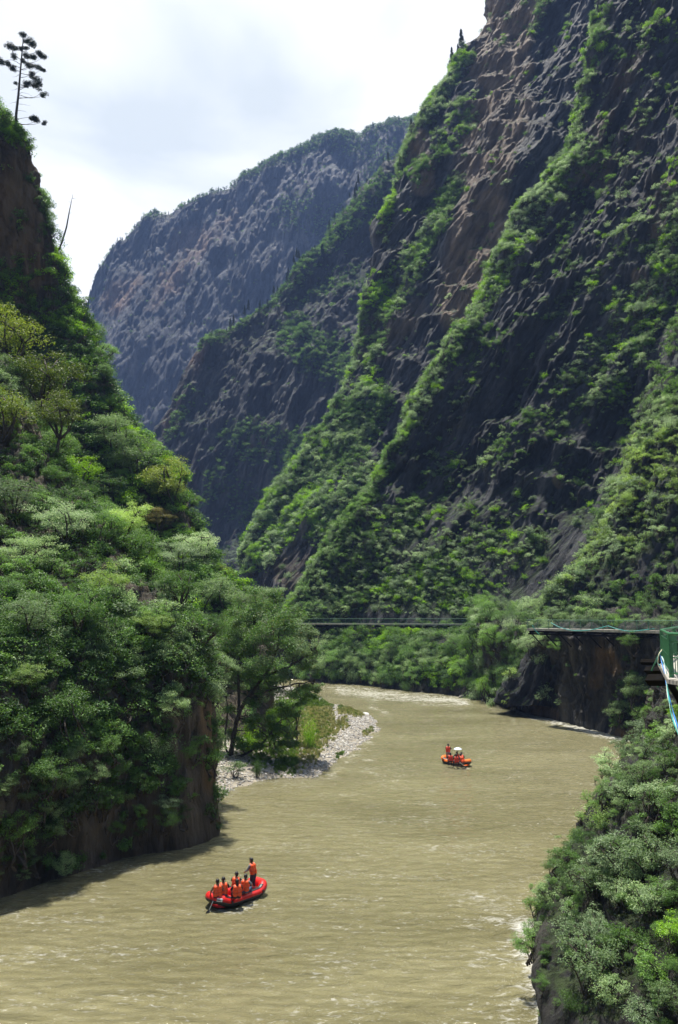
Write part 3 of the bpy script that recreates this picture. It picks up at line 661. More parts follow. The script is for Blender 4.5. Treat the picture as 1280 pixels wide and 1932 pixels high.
# ---- scattered scrub as one object per wall (nobody could count it): instanced clumps
def kit(name, items):
    c = bpy.data.collections.new(name)
    for k, me in enumerate(items):
        o = bpy.data.objects.new(name + '_clump', me); c.objects.link(o)
    return c
def scatter(name, P, rot, scl, idx, col, label, kind='stuff'):
    me = bpy.data.meshes.new(name); me.vertices.add(len(P)); me.vertices.foreach_set('co', np.asarray(P, np.float32).ravel())
    a = me.attributes.new('rot', 'FLOAT_VECTOR', 'POINT'); a.data.foreach_set('vector', np.asarray(rot, np.float32).ravel())
    a = me.attributes.new('scl', 'FLOAT', 'POINT'); a.data.foreach_set('value', np.asarray(scl, np.float32))
    a = me.attributes.new('idx', 'INT', 'POINT'); a.data.foreach_set('value', np.asarray(idx, np.int32))
    o = add_obj(name, me, label=label, kind=kind)
    g = bpy.data.node_groups.new(name, 'GeometryNodeTree')
    g.interface.new_socket('Geometry', in_out='INPUT', socket_type='NodeSocketGeometry'); g.interface.new_socket('Geometry', in_out='OUTPUT', socket_type='NodeSocketGeometry')
    i_ = g.nodes.new('NodeGroupInput'); o_ = g.nodes.new('NodeGroupOutput')
    ci = g.nodes.new('GeometryNodeCollectionInfo'); ci.inputs['Collection'].default_value = col; ci.inputs['Separate Children'].default_value = True; ci.inputs['Reset Children'].default_value = True
    ip = g.nodes.new('GeometryNodeInstanceOnPoints'); ip.inputs['Pick Instance'].default_value = True
    def na(nm, ty):
        n = g.nodes.new('GeometryNodeInputNamedAttribute'); n.data_type = ty; n.inputs['Name'].default_value = nm; return [s for s in n.outputs if s.name == 'Attribute' and s.enabled][0]
    L = g.links.new
    L(i_.outputs[0], ip.inputs['Points']); L(ci.outputs[0], ip.inputs['Instance']); L(na('idx', 'INT'), ip.inputs['Instance Index']); L(na('rot', 'FLOAT_VECTOR'), ip.inputs['Rotation']); L(na('scl', 'FLOAT'), ip.inputs['Scale']); L(ip.outputs[0], o_.inputs[0])
    md = o.modifiers.new('scatter', 'NODES'); md.node_group = g
    return o
def wall_scrub(name, surf, n, w, tints, smin, smax, seed, label, protos=None, extra=None):
    protos = protos or P_SHRUB
    pts, nr, px, py = spots(surf, n, w, seed)
    r = np.random.default_rng(seed + 1); k = len(pts)
    items = [p.whole(t) for t in tints for p in protos]
    rot = np.stack([-nr[:, 1] * .5 + r.normal(size=k) * .2, nr[:, 0] * .5 + r.normal(size=k) * .2, r.random(k) * 6.28], 1)
    rot[:, 2] = r.random(k) * 6.28; rot[:, :2] = r.normal(size=(k, 2)) * .25
    scl = smin + (smax - smin) * r.random(k) ** 2
    # tint follows patches on the hillside
    tn = fbm(pts / 14. + 5, 3) * 1.3 + .5 + r.normal(size=k) * .16
    ti = np.clip((tn * len(tints)).astype(int), 0, len(tints) - 1)
    idx = ti * len(protos) + r.integers(0, len(protos), k)
    return scatter(name, pts, rot, scl, idx, kit(name, items), label)

def vw(surf, base=0., pw=1.5, led=.6, thr=.0, sc=5.):
    sf = SURF[surf]; cl = fbm(sf['P'] / sc + 77, 3) * .5 + .5
    return np.clip(base + sf['V'] ** pw * np.clip(cl * 2.2 - .45 + sf['V'] * .7, 0, 2), 0, None) * (1 + led * np.clip(sf['n'][..., 2], -.9, 1))
wall_scrub('scrub_on_right_cliff', 'right_cliff', 30000, vw('right_cliff', .008, 1.4), ['mid', 'grey', 'pale', 'bright', 'pale'], .25, 1.15, 11, 'patches of green scrub clinging to the tall dark right cliff')
wall_scrub('scrub_on_spur_cliff', 'spur_cliff', 20000, vw('spur_cliff', .010, 1.4, sc=8), ['mid', 'grey', 'pale', 'bright'], .5, 1.7, 12, 'green scrub on the ridges of the spur behind the right cliff')
wall_scrub('scrub_on_right_slope', 'right_slope', 7000, vw('right_slope', .02, 1.2, sc=4), ['mid', 'grey', 'pale', 'lime'], .3, .95, 13, 'pale green scrub on the slope above the near walkway')
wall_scrub('scrub_on_middle_spur', 'middle_spur', 9000, vw('middle_spur', .012, 1.5, sc=14), ['dark', 'mid', 'dark', 'mid'], .7, 2.0, 14, 'dark green scrub on the shaded middle spur')
wall_scrub('wood_on_far_mountain', 'far_mountain', 9000, vw('far_mountain', .012, 1.5, sc=30), ['dark', 'mid'], .35, .95, 15, 'dark woods on the ledges of the far mountain', protos=FARTREE)
wall_scrub('scrub_on_left_hillside', 'left_hillside', 10500, vw('left_hillside', .01, 1.1, sc=5), ['dark', 'mid', 'bright', 'mid'], .4, 1.4, 16, 'green undergrowth on the left hillside')
wall_scrub('scrub_on_left_promontory', 'left_promontory', 9000, vw('left_promontory', .05, 1., sc=3), ['dark', 'mid', 'dark', 'grey'], .25, .75, 17, 'dark undergrowth on the rock promontory at the left')
wall_scrub('scrub_on_far_bank', 'far_bank', 2600, vw('far_bank', .2, 1., sc=3), ['mid', 'grey', 'dark', 'bright'], .4, 1.1, 18, 'undergrowth on the bank below the far walkway')
wall_scrub('scrub_on_walkway_cliff', 'walkway_cliff', 500, vw('walkway_cliff', .004, 1.5, sc=2.), ['mid', 'grey'], .2, .6, 19, 'small plants on the rock wall under the near walkway')
wall_scrub('scrub_on_near_rock', 'near_rock', 700, vw('near_rock', .1, 1., sc=1.5), ['grey', 'mid', 'dark', 'mid'], .08, .18, 20, 'low undergrowth on the near rock at the lower right', protos=P_BUSH)
# ------------------------------------------------------------------ trees and bushes that can be told apart
TONE = {'mid': 'mid green', 'grey': 'grey green', 'pale': 'silvery green', 'olive': 'olive brown', 'bright': 'bright green', 'lime': 'yellow tipped', 'dark': 'dark green', 'rust': 'rusty', 'needle': 'blackish green'}
taken = []
def tree_at(px, py, rpx, pr, tint, label, surf, cat='tree', group=None, k=0, dD=0., parts=True, name=None):
    Q = hit(surf, px, py + rpx * .5); D = Q[1] + dD
    Rw = rpx * D / F; s = Rw / pr.rad
    b = at(px, py, D - .35 * Rw) - np.array((0, 0, .6 * pr.h * s))
    taken.append((px, py, rpx))
    return plant(pr, tint, b, s, random.uniform(0, 6.28), label, cat, group, parts, lean=(random.uniform(-.12, .12), random.uniform(-.05, .2)), name=name)
H_, L_ = 'left_hillside', 'left_promontory'
for (px, py, r_, pr, k, tint, surf, lab) in [
    (22, 650, 74, P_TREE, 0, 'olive', L_, 'large olive crown at the left edge below the bare cliff face'),
    (70, 735, 80, P_TREE, 1, 'olive', L_, 'broad olive gold tree stepping down from the left edge crown'),
    (10, 800, 70, P_TREE, 2, 'olive', L_, 'olive tree with dark inner branches low at the left edge'),
    (120, 800, 56, P_TREE, 0, 'olive', L_, 'smaller olive tree right of the broad olive gold tree'),
    (215, 830, 50, P_TREE, 1, 'grey', H_, 'grey green tree high on the left slope above the rounded olive crown'),
    (252, 880, 54, P_TREE, 2, 'grey', H_, 'dusky grey green crown touching the rounded olive tree'),
    (338, 925, 56, P_TREE, 0, 'olive', H_, 'rounded olive tree standing out against the dark gorge'),
    (300, 985, 34, P_LAY, 1, 'rust', H_, 'rust tinted tree under the rounded olive tree'),
    (150, 905, 52, P_TREE, 1, 'bright', H_, 'bright green tree in the middle of the left slope'),
    (200, 930, 44, P_LAY, 0, 'mid', H_, 'mid green layered tree beside the bright green tree'),
    (30, 950, 60, P_LAY, 2, 'grey', L_, 'shaded grey green tree at the left edge under the olive trees'),
    (125, 1000, 64, P_LAY, 0, 'pale', L_, 'silvery layered tree with flat spreading tiers on the left slope'),
    (50, 1060, 60, P_LAY, 1, 'grey', L_, 'grey green tree below the silvery tiers at the left'),
    (235, 1000, 46, P_TREE, 2, 'lime', L_, 'yellow tipped tree right of the silvery tiers'),
    (265, 1050, 48, P_TREE, 0, 'mid', L_, 'slim stemmed tree with see through crown on the left slope'),
    (385, 1040, 48, P_LAY, 2, 'pale', H_, 'pale feathery tree on the skyline of the left slope'),
    (340, 1060, 46, P_LAY, 1, 'pale', H_, 'pale layered tree left of the feathery skyline tree'),
    (200, 1105, 42, P_BUSH, 0, 'lime', L_, 'cream yellow bush on the crest of the promontory'),
    (340, 1120, 46, P_TREE, 1, 'mid', L_, 'mid green tree above the rock corner'),
    (415, 1120, 44, P_BUSH, 1, 'grey', H_, 'grey bush on the slope where the walkway disappears'),
    (285, 1185, 38, P_LAY, 2, 'lime', L_, 'lime green tiered bush on the dark promontory'),
    (150, 1170, 60, P_TREE, 2, 'dark', L_, 'dark tree in the shade of the upper promontory'),
    (60, 1180, 56, P_TREE, 0, 'grey', L_, 'dull green tree at the left edge of the promontory'),
    (48, 1285, 40, P_LAY, 1, 'lime', L_, 'lime flecked bush near the left edge above the river'),
    (142, 1345, 58, P_BUSH, 2, 'mid', L_, 'large mid green bush hanging over the dark rock'),
    (240, 1290, 48, P_BUSH, 3, 'grey', L_, 'blue grey bush right of the large hanging bush'),
    (330, 1340, 34, P_BUSH, 0, 'grey', L_, 'round grey bush near the rock corner'),
    (300, 1400, 40, P_PLUME, 0, 'grey', L_, 'wispy bush trailing down the promontory'),
    (205, 1515, 36, P_LAY, 0, 'mid', L_, 'fern like bush low over the water'),
    (310, 1525, 30, P_LAY, 2, 'pale', L_, 'pale leafed bush nearest the water by the rock corner'),
    (40, 1570, 44, P_BUSH, 1, 'mid', L_, 'low green bush at the left edge above the water'),
    (90, 1460, 42, P_BUSH, 3, 'dark', L_, 'dark bush in the deep shade of the promontory'),
    (430, 1200, 60, P_PLUME, 1, 'grey', H_, 'grey feathery tree hanging over the rock corner'),
    (400, 1290, 46, P_PLUME, 2, 'pale', L_, 'pale weeping bush against the rock corner')]:
    tree_at(px, py, r_, pr[k], tint, lab, surf, 'tree' if pr in (P_TREE, P_LAY) else 'bush', 'trees and bushes of the left bank')
# the big leaning tree rooted on the gravel bar and its neighbours
def bar_tree(px, py, D, rpx, pr, tint, lab, lean, sz=None, name=None, cat='tree'):
    Rw = rpx * D / F; s = Rw / pr.rad; top = at(px, py, D); zz = (top[2] - .35) / (pr.h * .62)
    taken.append((px, py, rpx))
    return plant(pr, tint, (top[0] - lean * 1.5, D, .15), s, random.uniform(0, 6), lab, cat, 'trees on the gravel bar', True, lean=(0, lean * .12), sz=zz, name=name)
def big_bar_tree():
    r = np.random.default_rng(77); mb = MB(); D = 74
    root = gp(436, 1432, .3); root = np.array((root[0], root[1], .2)); D = root[1]
    o = add_obj('leaning_broadleaf_tree', None, label='large dark branched tree leaning over the gravel bar', cat='tree', group='trees on the gravel bar'); o.location = root
    def w(px, py, d=0): return at(px, py, D + d) - root
    arms = [[(436, 1432, 0), (442, 1385, .3), (452, 1345, .4), (472, 1310, .2), (500, 1275, 0), (520, 1235, 0), (530, 1180, .5)],
            [(436, 1432, 0), (470, 1420, -.5), (500, 1398, -1), (520, 1370, -1.2), (545, 1350, -1)],
            [(452, 1345, .4), (450, 1290, 1), (455, 1230, 1.5), (480, 1180, 1.2)],
            [(500, 1275, 0), (540, 1260, -.6), (575, 1240, -.4), (595, 1225, 0)],
            [(472, 1310, .2), (520, 1300, -1), (560, 1290, -1.4), (590, 1285, -1)],
            [(436, 1432, 0), (425, 1400, .5), (430, 1340, 1), (425, 1300, 1.5)]]
    rr = [(.26, .08), (.14, .04), (.16, .05), (.12, .04), (.12, .04), (.12, .04)]
    allp = []
    for a, (r0, r1) in zip(arms, rr):
        P = np.array([w(*q) for q in a]); n = len(P); P = hermite(np.arange(n, dtype=float), P, np.linspace(0, n - 1, n * 3)); P += r.normal(size=P.shape) * .04
        mb.tube(P, np.linspace(r0, r1, len(P)), 8); allp.append(P)
    allp = np.concatenate(allp); cl = []
    for (x, y, a, d) in [(500, 1150, 30, 1), (535, 1165, 30, 0), (465, 1165, 30, 2), (560, 1195, 30, 0), (525, 1200, 32, -2), (485, 1205, 34, -1.5), (455, 1215, 30, 1), (578, 1228, 24, 0), (590, 1200, 14, 1), (545, 1235, 30, -2), (505, 1245, 30, -2.2), (470, 1255, 28, -1), (580, 1262, 24, -.6), (598, 1245, 14, 0),
                         (540, 1275, 28, -2), (500, 1290, 24, -2), (585, 1292, 18, -.8), (560, 1308, 20, -1), (525, 1318, 20, -1), (485, 1325, 18, 0), (455, 1290, 22, 1.5), (545, 1345, 20, -1), (515, 1362, 18, -1.5), (490, 1395, 20, -1.5), (525, 1405, 16, -2), (470, 1365, 16, .5), (430, 1270, 30, 2), (430, 1330, 20, 2), (548, 1385, 14, -1.6), (600, 1275, 10, -.5), (440, 1180, 26, 3), (560, 1160, 20, 2), (450, 1140, 32, 3), (485, 1122, 26, 2), (525, 1136, 26, 2), (430, 1220, 28, 2), (430, 1380, 20, .5), (455, 1405, 16, -.5), (585, 1305, 14, -1), (600, 1300, 10, -1), (570, 1325, 16, -1.2), (520, 1385, 20, -1.5), (548, 1405, 12, -2), (480, 1352, 20, -.5), (560, 1215, 26, -1.5)]:
        for q in range(4):
            c = w(x + r.normal() * a * .45, y + r.normal() * a * .4, d + r.normal() * 1.3); R_ = a * D / F * r.uniform(.5, .85)
            cl.append((c, R_)); j = np.argmin(np.linalg.norm(allp - c + np.array((0, 0, .3)), axis=1)); limb(mb, allp[j], c, .05, .015, r, 4, .12, 4)
    mb.build('trunk', M_bark, o, True)
    V = crown_leaves(cl, 560, .17, r, .6); nq = len(V) // 4; sel = r.random(nq) < .93
    V4 = V.reshape(-1, 4, 3); me = mesh_np('crown', V4.reshape(-1, 3), np.arange(nq * 4).reshape(-1, 4), [LM['mid'], LM['rust'], LM['grey']], mat_idx=np.where(sel, np.where(fbm(V4[:, 0] / 2.5, 2) > .12, 2, 0), 1))
    add_obj('crown', me, o)
    taken.append((510, 1240, 100))
big_bar_tree()
tree_at(495, 1140, 40, P_LAY[1], 'pale', 'pale crowned tree rising behind the leaning tree', H_, 'tree', 'trees on the gravel bar')
bar_tree(550, 1350, 84, 34, P_BUSH[0], 'mid', 'mid green bush at the foot of the leaning tree', 0., cat='bush')
bar_tree(585, 1365, 82, 24, P_PLUME[1], 'bright', 'fresh green bush at the edge of the gravel bar', 0., cat='bush')
bar_tree(520, 1365, 80, 24, P_BUSH[2], 'bright', 'bright bush under the leaning tree', 0., cat='bush')
bar_tree(446, 1446, 68, 24, P_BUSH[3], 'mid', 'low bush added to darken the gravel at the root of the leaning tree', 0., cat='bush')  # this and the next two are added to darken gravel in tree shade
bar_tree(486, 1434, 69, 17, P_PLUME[2], 'mid', 'spindly bush added to darken the gravel right of the leaning trunk', 0., cat='bush')
bar_tree(425, 1490, 64, 18, P_BUSH[0], 'dark', 'dark bush added to darken the gravel at the rock corner', 0., cat='bush')
bar_tree(465, 1375, 80, 30, P_PLUME[0], 'bright', 'sunlit bush seen between the leaning stems', 0., cat='bush')
tree_at(460, 1195, 52, P_TREE[2], 'mid', 'broad mid green tree behind the rock corner', H_, 'tree', 'trees on the gravel bar')
tree_at(480, 1290, 52, P_TREE[1], 'dark', 'shaded tree behind the stems of the leaning tree', H_, 'tree', 'trees on the gravel bar')

ZR = {}
def zone(surf, x, y):
    """where on its own slope a plant stands"""
    if surf not in ZR:
        sf = SURF[surf]; m = (sf['px'] > 0) & (sf['px'] < 1280) & (sf['py'] > 0) & (sf['py'] < 1932); ZR[surf] = [np.percentile(sf['px'][m], q) for q in (25, 50, 75)] + [np.percentile(sf['py'][m], q) for q in (33, 66)]
    z = ZR[surf]; h = ('far left', 'left', 'right', 'far right')[int(x > z[0]) + int(x > z[1]) + int(x > z[2])]
    return ', ' + ('high' if y < z[3] else 'midway' if y < z[4] else 'low') + ' at ' + h
def fill(surf, n, seed, minpx, rlo, rhi, protos, tints, cond, labfn, group, cat='tree', parts=True, name=None, avoid=.55, drop=.55):
    sf = SURF[surf]; w = np.where(cond(sf['px'], sf['py'], sf), 1., 0.)
    pts, nr, px, py = spots(surf, n, w, seed, minpx)
    r = np.random.default_rng(seed + 5); c = 0
    for k in range(len(pts)):
        if any((px[k] - a) ** 2 + (py[k] - b) ** 2 < (avoid * q) ** 2 for a, b, q in taken): continue
        Rp = r.uniform(rlo, rhi); pr = protos[r.integers(len(protos))]
        tn = fbm(pts[k][None] / 9. + 3, 2)[0] * 1.2 + .5 + r.normal() * .2
        tint = tints[int(np.clip(tn * len(tints), 0, len(tints) - 1))]
        Rw = Rp * pts[k][1] / F; s = Rw / pr.rad
        loc = pts[k] + nr[k] * Rw * .25 - np.array((0, 0, pr.h * s * drop))
        ax = math.atan2(nr[k][0], max(.3, nr[k][2])) * .35
        plant(pr, tint, loc, s, r.uniform(0, 6.28), labfn(px[k], py[k], ('small ' if Rp < rlo + (rhi - rlo) * .33 else 'large ' if Rp > rlo + (rhi - rlo) * .67 else '') + TONE[tint]) + zone(surf, px[k], py[k]), cat, group, parts, lean=(r.normal() * .08, ax), name=name); c += 1
    return c
fill(H_, 120, 31, 25, 20, 34, P_TREE + P_LAY[:1] + P_BUSH[:1], ['dark', 'mid', 'bright', 'grey', 'olive'],
     lambda x, y, s: (y > 560) & (y < 1130) & (x > -30) & (x < 430), lambda x, y, t: f'{t} tree on the ' + ('steep upper' if y < 780 else 'middle' if y < 950 else 'lower') + ' left hillside', 'trees on the left hillside')
fill(H_, 34, 32, 17, 12, 24, P_BUSH + P_PLUME[:1], ['bright', 'mid', 'bright', 'mid', 'dark'],
     lambda x, y, s: (y < 640) & (y > 170) & (s['V'] > .55), lambda x, y, t: f'{t} bush on the upper left cliff', 'bushes on the upper left cliff', 'bush', False)
fill(L_, 125, 33, 30, 24, 44, P_TREE[:2] + P_LAY + P_BUSH[:2], ['dark', 'mid', 'grey', 'mid', 'dark'],
     lambda x, y, s: (y < 1420) & (x > -130) & (x < 385) & (y < 1270 + .25 * x + 80), lambda x, y, t: f'{t} tree on the ' + ('upper' if y < 1150 else 'shaded lower') + ' promontory', 'trees on the rock promontory')
fill(L_, 70, 34, 25, 16, 30, P_BUSH + P_LAY[:1], ['dark', 'mid', 'grey'],
     lambda x, y, s: (y > 1380) & (y < 1668 - .30 * x) & (x > -30) & (x < 370), lambda x, y, t: f'{t} bush on dark rock above the water', 'bushes low on the promontory', 'bush', True)

# far bank bushes below the walkway
fill('far_bank', 130, 35, 17, 15, 26, P_BUSH + P_PLUME[:2], ['mid', 'grey', 'grey', 'mid', 'dark'],
     lambda x, y, s: (x > 560) & (x < 905) & (y > 1190), lambda x, y, t: f'{t} bush on the bank under the far walkway', 'bushes on the bank under the far walkway', 'bush', False, name='bank_bush', drop=.4)
fill('far_bank', 80, 36, 17, 15, 26, P_BUSH + P_PLUME, ['pale', 'mid', 'grey', 'bright', 'mid'],
     lambda x, y, s: (x > 885) & (x < 1030) & (y > 1175), lambda x, y, t: f'{t} bush on the sunny bank right of the boulders', 'bushes on the sunny bank', 'bush', False, name='bank_bush', drop=.4)
tree_at(985, 1180, 17, P_BUSH[1], 'bright', 'sprig of bright bush growing up through the walkway joint', 'far_bank', 'bush', 'bushes on the sunny bank', dD=-6)
tree_at(925, 1295, 28, P_BUSH[2], 'bright', 'vivid green mound of leaves beside the pale boulder', 'far_bank', 'bush', 'bushes on the sunny bank', dD=-3)
for (px, py, r_, k, tint, lab) in [(1195, 1210, 20, 0, 'mid', 'leafy sprig just under the near walkway on the dark rock wall'), (1185, 1245, 12, 1, 'mid', 'small sprig below the leafy sprig on the dark wall'), (1205, 1300, 34, 2, 'grey', 'grey bush hanging on the dark rock wall'),
                               (1175, 1340, 24, 3, 'grey', 'ragged bush near the foot of the dark rock wall'), (1215, 1350, 26, 1, 'mid', 'bush at the right end of the dark rock wall'), (1050, 1220, 16, 0, 'mid', 'thin bush at the left top of the dark rock wall'), (1055, 1325, 9, 1, 'grey', 'tuft on the pale foot of the dark rock wall')]:
    tree_at(px, py, r_, P_BUSH[k], tint, lab, 'walkway_cliff', 'bush', 'bushes on the dark rock wall')
# near rock: bushes at the lower right
for (px, py, r_, pr, k, tint, lab) in [
    (1140, 1530, 46, P_PLUME, 0, 'lime', 'yellow green juniper like bush jutting over the river'),
    (1095, 1572, 28, P_PLUME, 1, 'dark', 'dark spiky spray at the tip of the jutting bush'),
    (1235, 1505, 48, P_NEAR, 0, 'pale', 'pale green bush above the jutting bush at the right'),
    (1268, 1430, 36, P_NEAR, 1, 'mid', 'mid green bush below the railing corner'),
    (1276, 1345, 26, P_NEAR, 3, 'bright', 'fresh green bush behind the hanging ribbons'),
    (1160, 1615, 54, P_NEAR, 1, 'pale', 'broad silvery bush with layered sprays in the near thicket'),
    (1235, 1610, 60, P_NEAR, 2, 'grey', 'grey layered bush against the right rock'),
    (1105, 1665, 50, P_NEAR, 0, 'grey', 'rounded grey green bush leaning to the river'),
    (1052, 1722, 42, P_PLUME, 2, 'pale', 'pale feathery bush farthest out over the white water'),
    (1130, 1740, 60, P_NEAR, 2, 'mid', 'mid green bush in the heart of the near thicket'),
    (1215, 1700, 46, P_NEAR, 1, 'grey', 'dusty bush in front of the shaded rock'),
    (1110, 1810, 62, P_NEAR, 0, 'grey', 'wide grey green bush low in the near thicket'),
    (1035, 1800, 30, P_NEAR, 3, 'mid', 'small bush on the black rock edge by the white water'),
    (1230, 1830, 46, P_NEAR, 1, 'mid', 'bright leafed branch hanging at the lower right'),
    (1210, 1910, 40, P_NEAR, 2, 'pale', 'pale leaf spray at the bottom edge on the right'),
    (1275, 1760, 40, P_NEAR, 0, 'bright', 'fresh green spray at the right edge beside the rock'),
    (1265, 1560, 40, P_NEAR, 3, 'mid', 'mid green bush tight to the right edge'),
    (1075, 1880, 30, P_PLUME, 0, 'mid', 'thin twiggy bush at the foot of the near rock'),
    (1066, 1622, 34, P_NEAR, 0, 'mid', 'mid green bush on the left rim under the jutting bush'),
    (1030, 1690, 34, P_NEAR, 1, 'grey', 'grey green bush on the left rim left of the rounded bush'),
    (1012, 1750, 26, P_NEAR, 2, 'grey', 'bush at the outermost left rim above the black rock edge'),
    (1092, 1590, 30, P_NEAR, 3, 'mid', 'dense bush just below the dark spiky spray'),
    (1178, 1490, 32, P_NEAR, 0, 'pale', 'pale bush on the rim right above the jutting bush'),
    (1078, 1768, 42, P_NEAR, 1, 'pale', 'pale bush between the feathery bush and the wide grey green bush'),
    (1165, 1680, 44, P_NEAR, 3, 'grey', 'grey bush right of the heart of the near thicket'),
    (1180, 1770, 44, P_NEAR, 2, 'mid', 'leafy bush above the bright leafed hanging branch'),
    (1150, 1868, 40, P_NEAR, 0, 'grey', 'dull bush near the bottom edge right of the twiggy bush'),
    (1262, 1885, 36, P_NEAR, 1, 'grey', 'bush in the lower right corner'),
    (1262, 1680, 34, P_NEAR, 2, 'mid', 'green bush on the right edge over the shaded rock'),
    (1222, 1450, 26, P_NEAR, 2, 'pale', 'pale bush at the top left of the near thicket')]:
    tree_at(px, py, r_, pr[k], tint, lab, 'near_rock', 'bush', 'bushes on the near rock')
fill('far_bank', 0, 1, 30, 1, 2, P_NEAR, ['mid'], lambda x, y, s: x > 0, lambda x, y, t: '', '') if 0 else None
fill('walkway_cliff', 90, 38, 10, 15, 27, P_BUSH + P_PLUME, ['mid', 'grey', 'pale', 'mid'], lambda x, y, s: (x < 1045) & (x > 890) & (y < 1345) & (x < 1045 - .45 * (y - 1180)), lambda x, y, t: f'{t} bush over the left end of the rock wall', 'bushes on the sunny bank', 'bush', False, name='bank_bush', avoid=0, drop=.4)
fill('walkway_cliff', 40, 39, 13, 10, 20, P_BUSH, ['mid', 'grey', 'pale'], lambda x, y, s: (x > 1040) & (x < 1290) & (s['P'][..., 2] > 12.0) & (s['n'][..., 2] > .3), lambda x, y, t: f'{t} bush behind the rail of the nearer walkway', 'bushes behind the nearer walkway', 'bush', False, name='bank_bush', avoid=0, drop=.3)
fill('near_rock', 90, 37, 24, 20, 36, P_NEAR, ['grey', 'mid', 'pale'], lambda x, y, s: (y > 1380) & (y < 1800) & (x > 1000) & (x < 1290),
     lambda x, y, t: f'{t} bush between the larger ones of the near thicket', 'bushes on the near rock', 'bush', True, avoid=.32, drop=.35)

# larger shrubs of the right walls
def wall_shrubs(surf, n, seed, minpx, rlo, rhi, tints, where, cond, protos=None):
    fill(surf, n, seed, minpx, rlo, rhi, protos or (P_BUSH[:2] + P_PLUME), tints, cond, lambda x, y, t: f'{t} shrub on ' + where(x, y), 'larger shrubs on the gorge walls', 'shrub', False, name='cliff_shrub', avoid=0, drop=.35)
wall_shrubs('right_cliff', 130, 41, 12, 9, 19, ['mid', 'grey', 'pale', 'pale', 'bright'], lambda x, y: 'the edge of the tall right cliff' if x < 900 and y < 1050 else 'the foot of the tall right cliff' if y > 950 else 'the upper tall right cliff', lambda x, y, s: (s['V'] > .62))
wall_shrubs('right_cliff', 50, 42, 30, 7, 15, ['mid', 'bright', 'mid', 'bright'], lambda x, y: 'the dark tall right cliff face', lambda x, y, s: (x > 880) & (y < 1130) & (s['V'] < .62))
wall_shrubs('right_slope', 60, 43, 17, 14, 27, ['mid', 'grey', 'pale', 'lime'], lambda x, y: 'the slope above the near walkway', lambda x, y, s: (s['V'] > .5) & (y < 1165))
wall_shrubs('spur_cliff', 56, 44, 12, 8, 15, ['mid', 'pale', 'bright', 'bright'], lambda x, y: 'the spur behind the right cliff', lambda x, y, s: (s['V'] > .7))

# conifers on the skylines
def crest_pts(surf, x0, x1):
    sf = SURF[surf]; out = {}
    for X_, Y_, P_ in zip(sf['px'].ravel()[::3], sf['py'].ravel()[::3], sf['P'].reshape(-1, 3)[::3]):
        if x0 < X_ < x1:
            k = int(X_ // 3)
            if k not in out or Y_ < out[k][1]: out[k] = (X_, Y_, P_)
    return list(out.values())
r = np.random.default_rng(9)
cpts = crest_pts('middle_spur', 400, 735)
for k in range(40):
    x, y, p = cpts[r.integers(len(cpts))]; h = r.uniform(3.5, 9); p = p + np.array((r.normal() * 2, r.uniform(-14, 2), r.uniform(-5, -.5)))
    plant(P_SPR[r.integers(2)], 'needle', p, h / 10, r.uniform(0, 6), ('small ' if h < 7 else 'mid sized ' if h < 9 else 'tall ') + 'dark spruce on the ' + ('lower' if x < 500 else 'middle' if x < 620 else 'upper') + ' crest of the middle spur', 'tree', 'spruces on the middle spur', False)
cpts = crest_pts('far_mountain', 170, 800)
for k in range(95):
    x, y, p = cpts[r.integers(len(cpts))]; h = r.uniform(4, 9)
    plant((P_SPR + FARTREE)[r.integers(5)], 'needle', p + np.array((0, 0, -.15 * h)), h / 10, r.uniform(0, 6), 'tiny dark tree on the skyline of the far mountain, ' + ('left shoulder' if x < 330 else 'left of the peak' if x < 500 else 'middle ridge' if x < 620 else 'right ridge'), 'tree', 'trees on the far skyline', False, name='skyline_tree')
for (px, py, h, k, D, lab) in [(868, 112, 34, 0, 348, 'dense dark spruce highest but one on the skyline of the right spur'), (893, 88, 46, 0, 352, 'thin bare topped spruce beside the dense skyline spruce'), (886, 96, 22, 1, 351, 'short dark spruce wedged between the two skyline spruces'),
                         (806, 213, 20, 2, 337, 'thin spruce lower on the skyline where the mountain meets the spur'), (818, 204, 18, 2, 337, 'thin spruce just right of the lower skyline spruce'), (782, 245, 26, 0, 333, 'dark spruce below the two thin skyline spruces'),
                         (593, 1010, 46, 2, 262, 'slim spruce on the green toe of the spur'), (632, 955, 44, 2, 265, 'slim spruce higher on the green toe of the spur'), (587, 1130, 36, 2, 184, 'dead thin spruce at the foot of the right cliff'),
                         (608, 490, 34, 1, 560, 'dark spruce standing tall on the crest of the middle spur'), (668, 415, 36, 1, 585, 'dark spruce at the top of the middle spur')]:
    if 'right spur' in lab or 'skyline' in lab or 'two thin' in lab:
        sf = SURF['spur_cliff']; m_ = np.abs(sf['py'] - py) < 4; q_ = np.where(m_, sf['px'], 1e9); q_ = np.unravel_index(np.argmin(q_), q_.shape); p = sf['P'][q_] + np.array((.4, -.3, -.5)); D = p[1]
    else: p = at(px, py, D)
    hh = h * D / F
    plant(P_SPR[k], 'needle', p - np.array((0, 0, .08 * hh)), hh / 10 * 1.1, 1., lab, 'tree', 'single spruces', True)

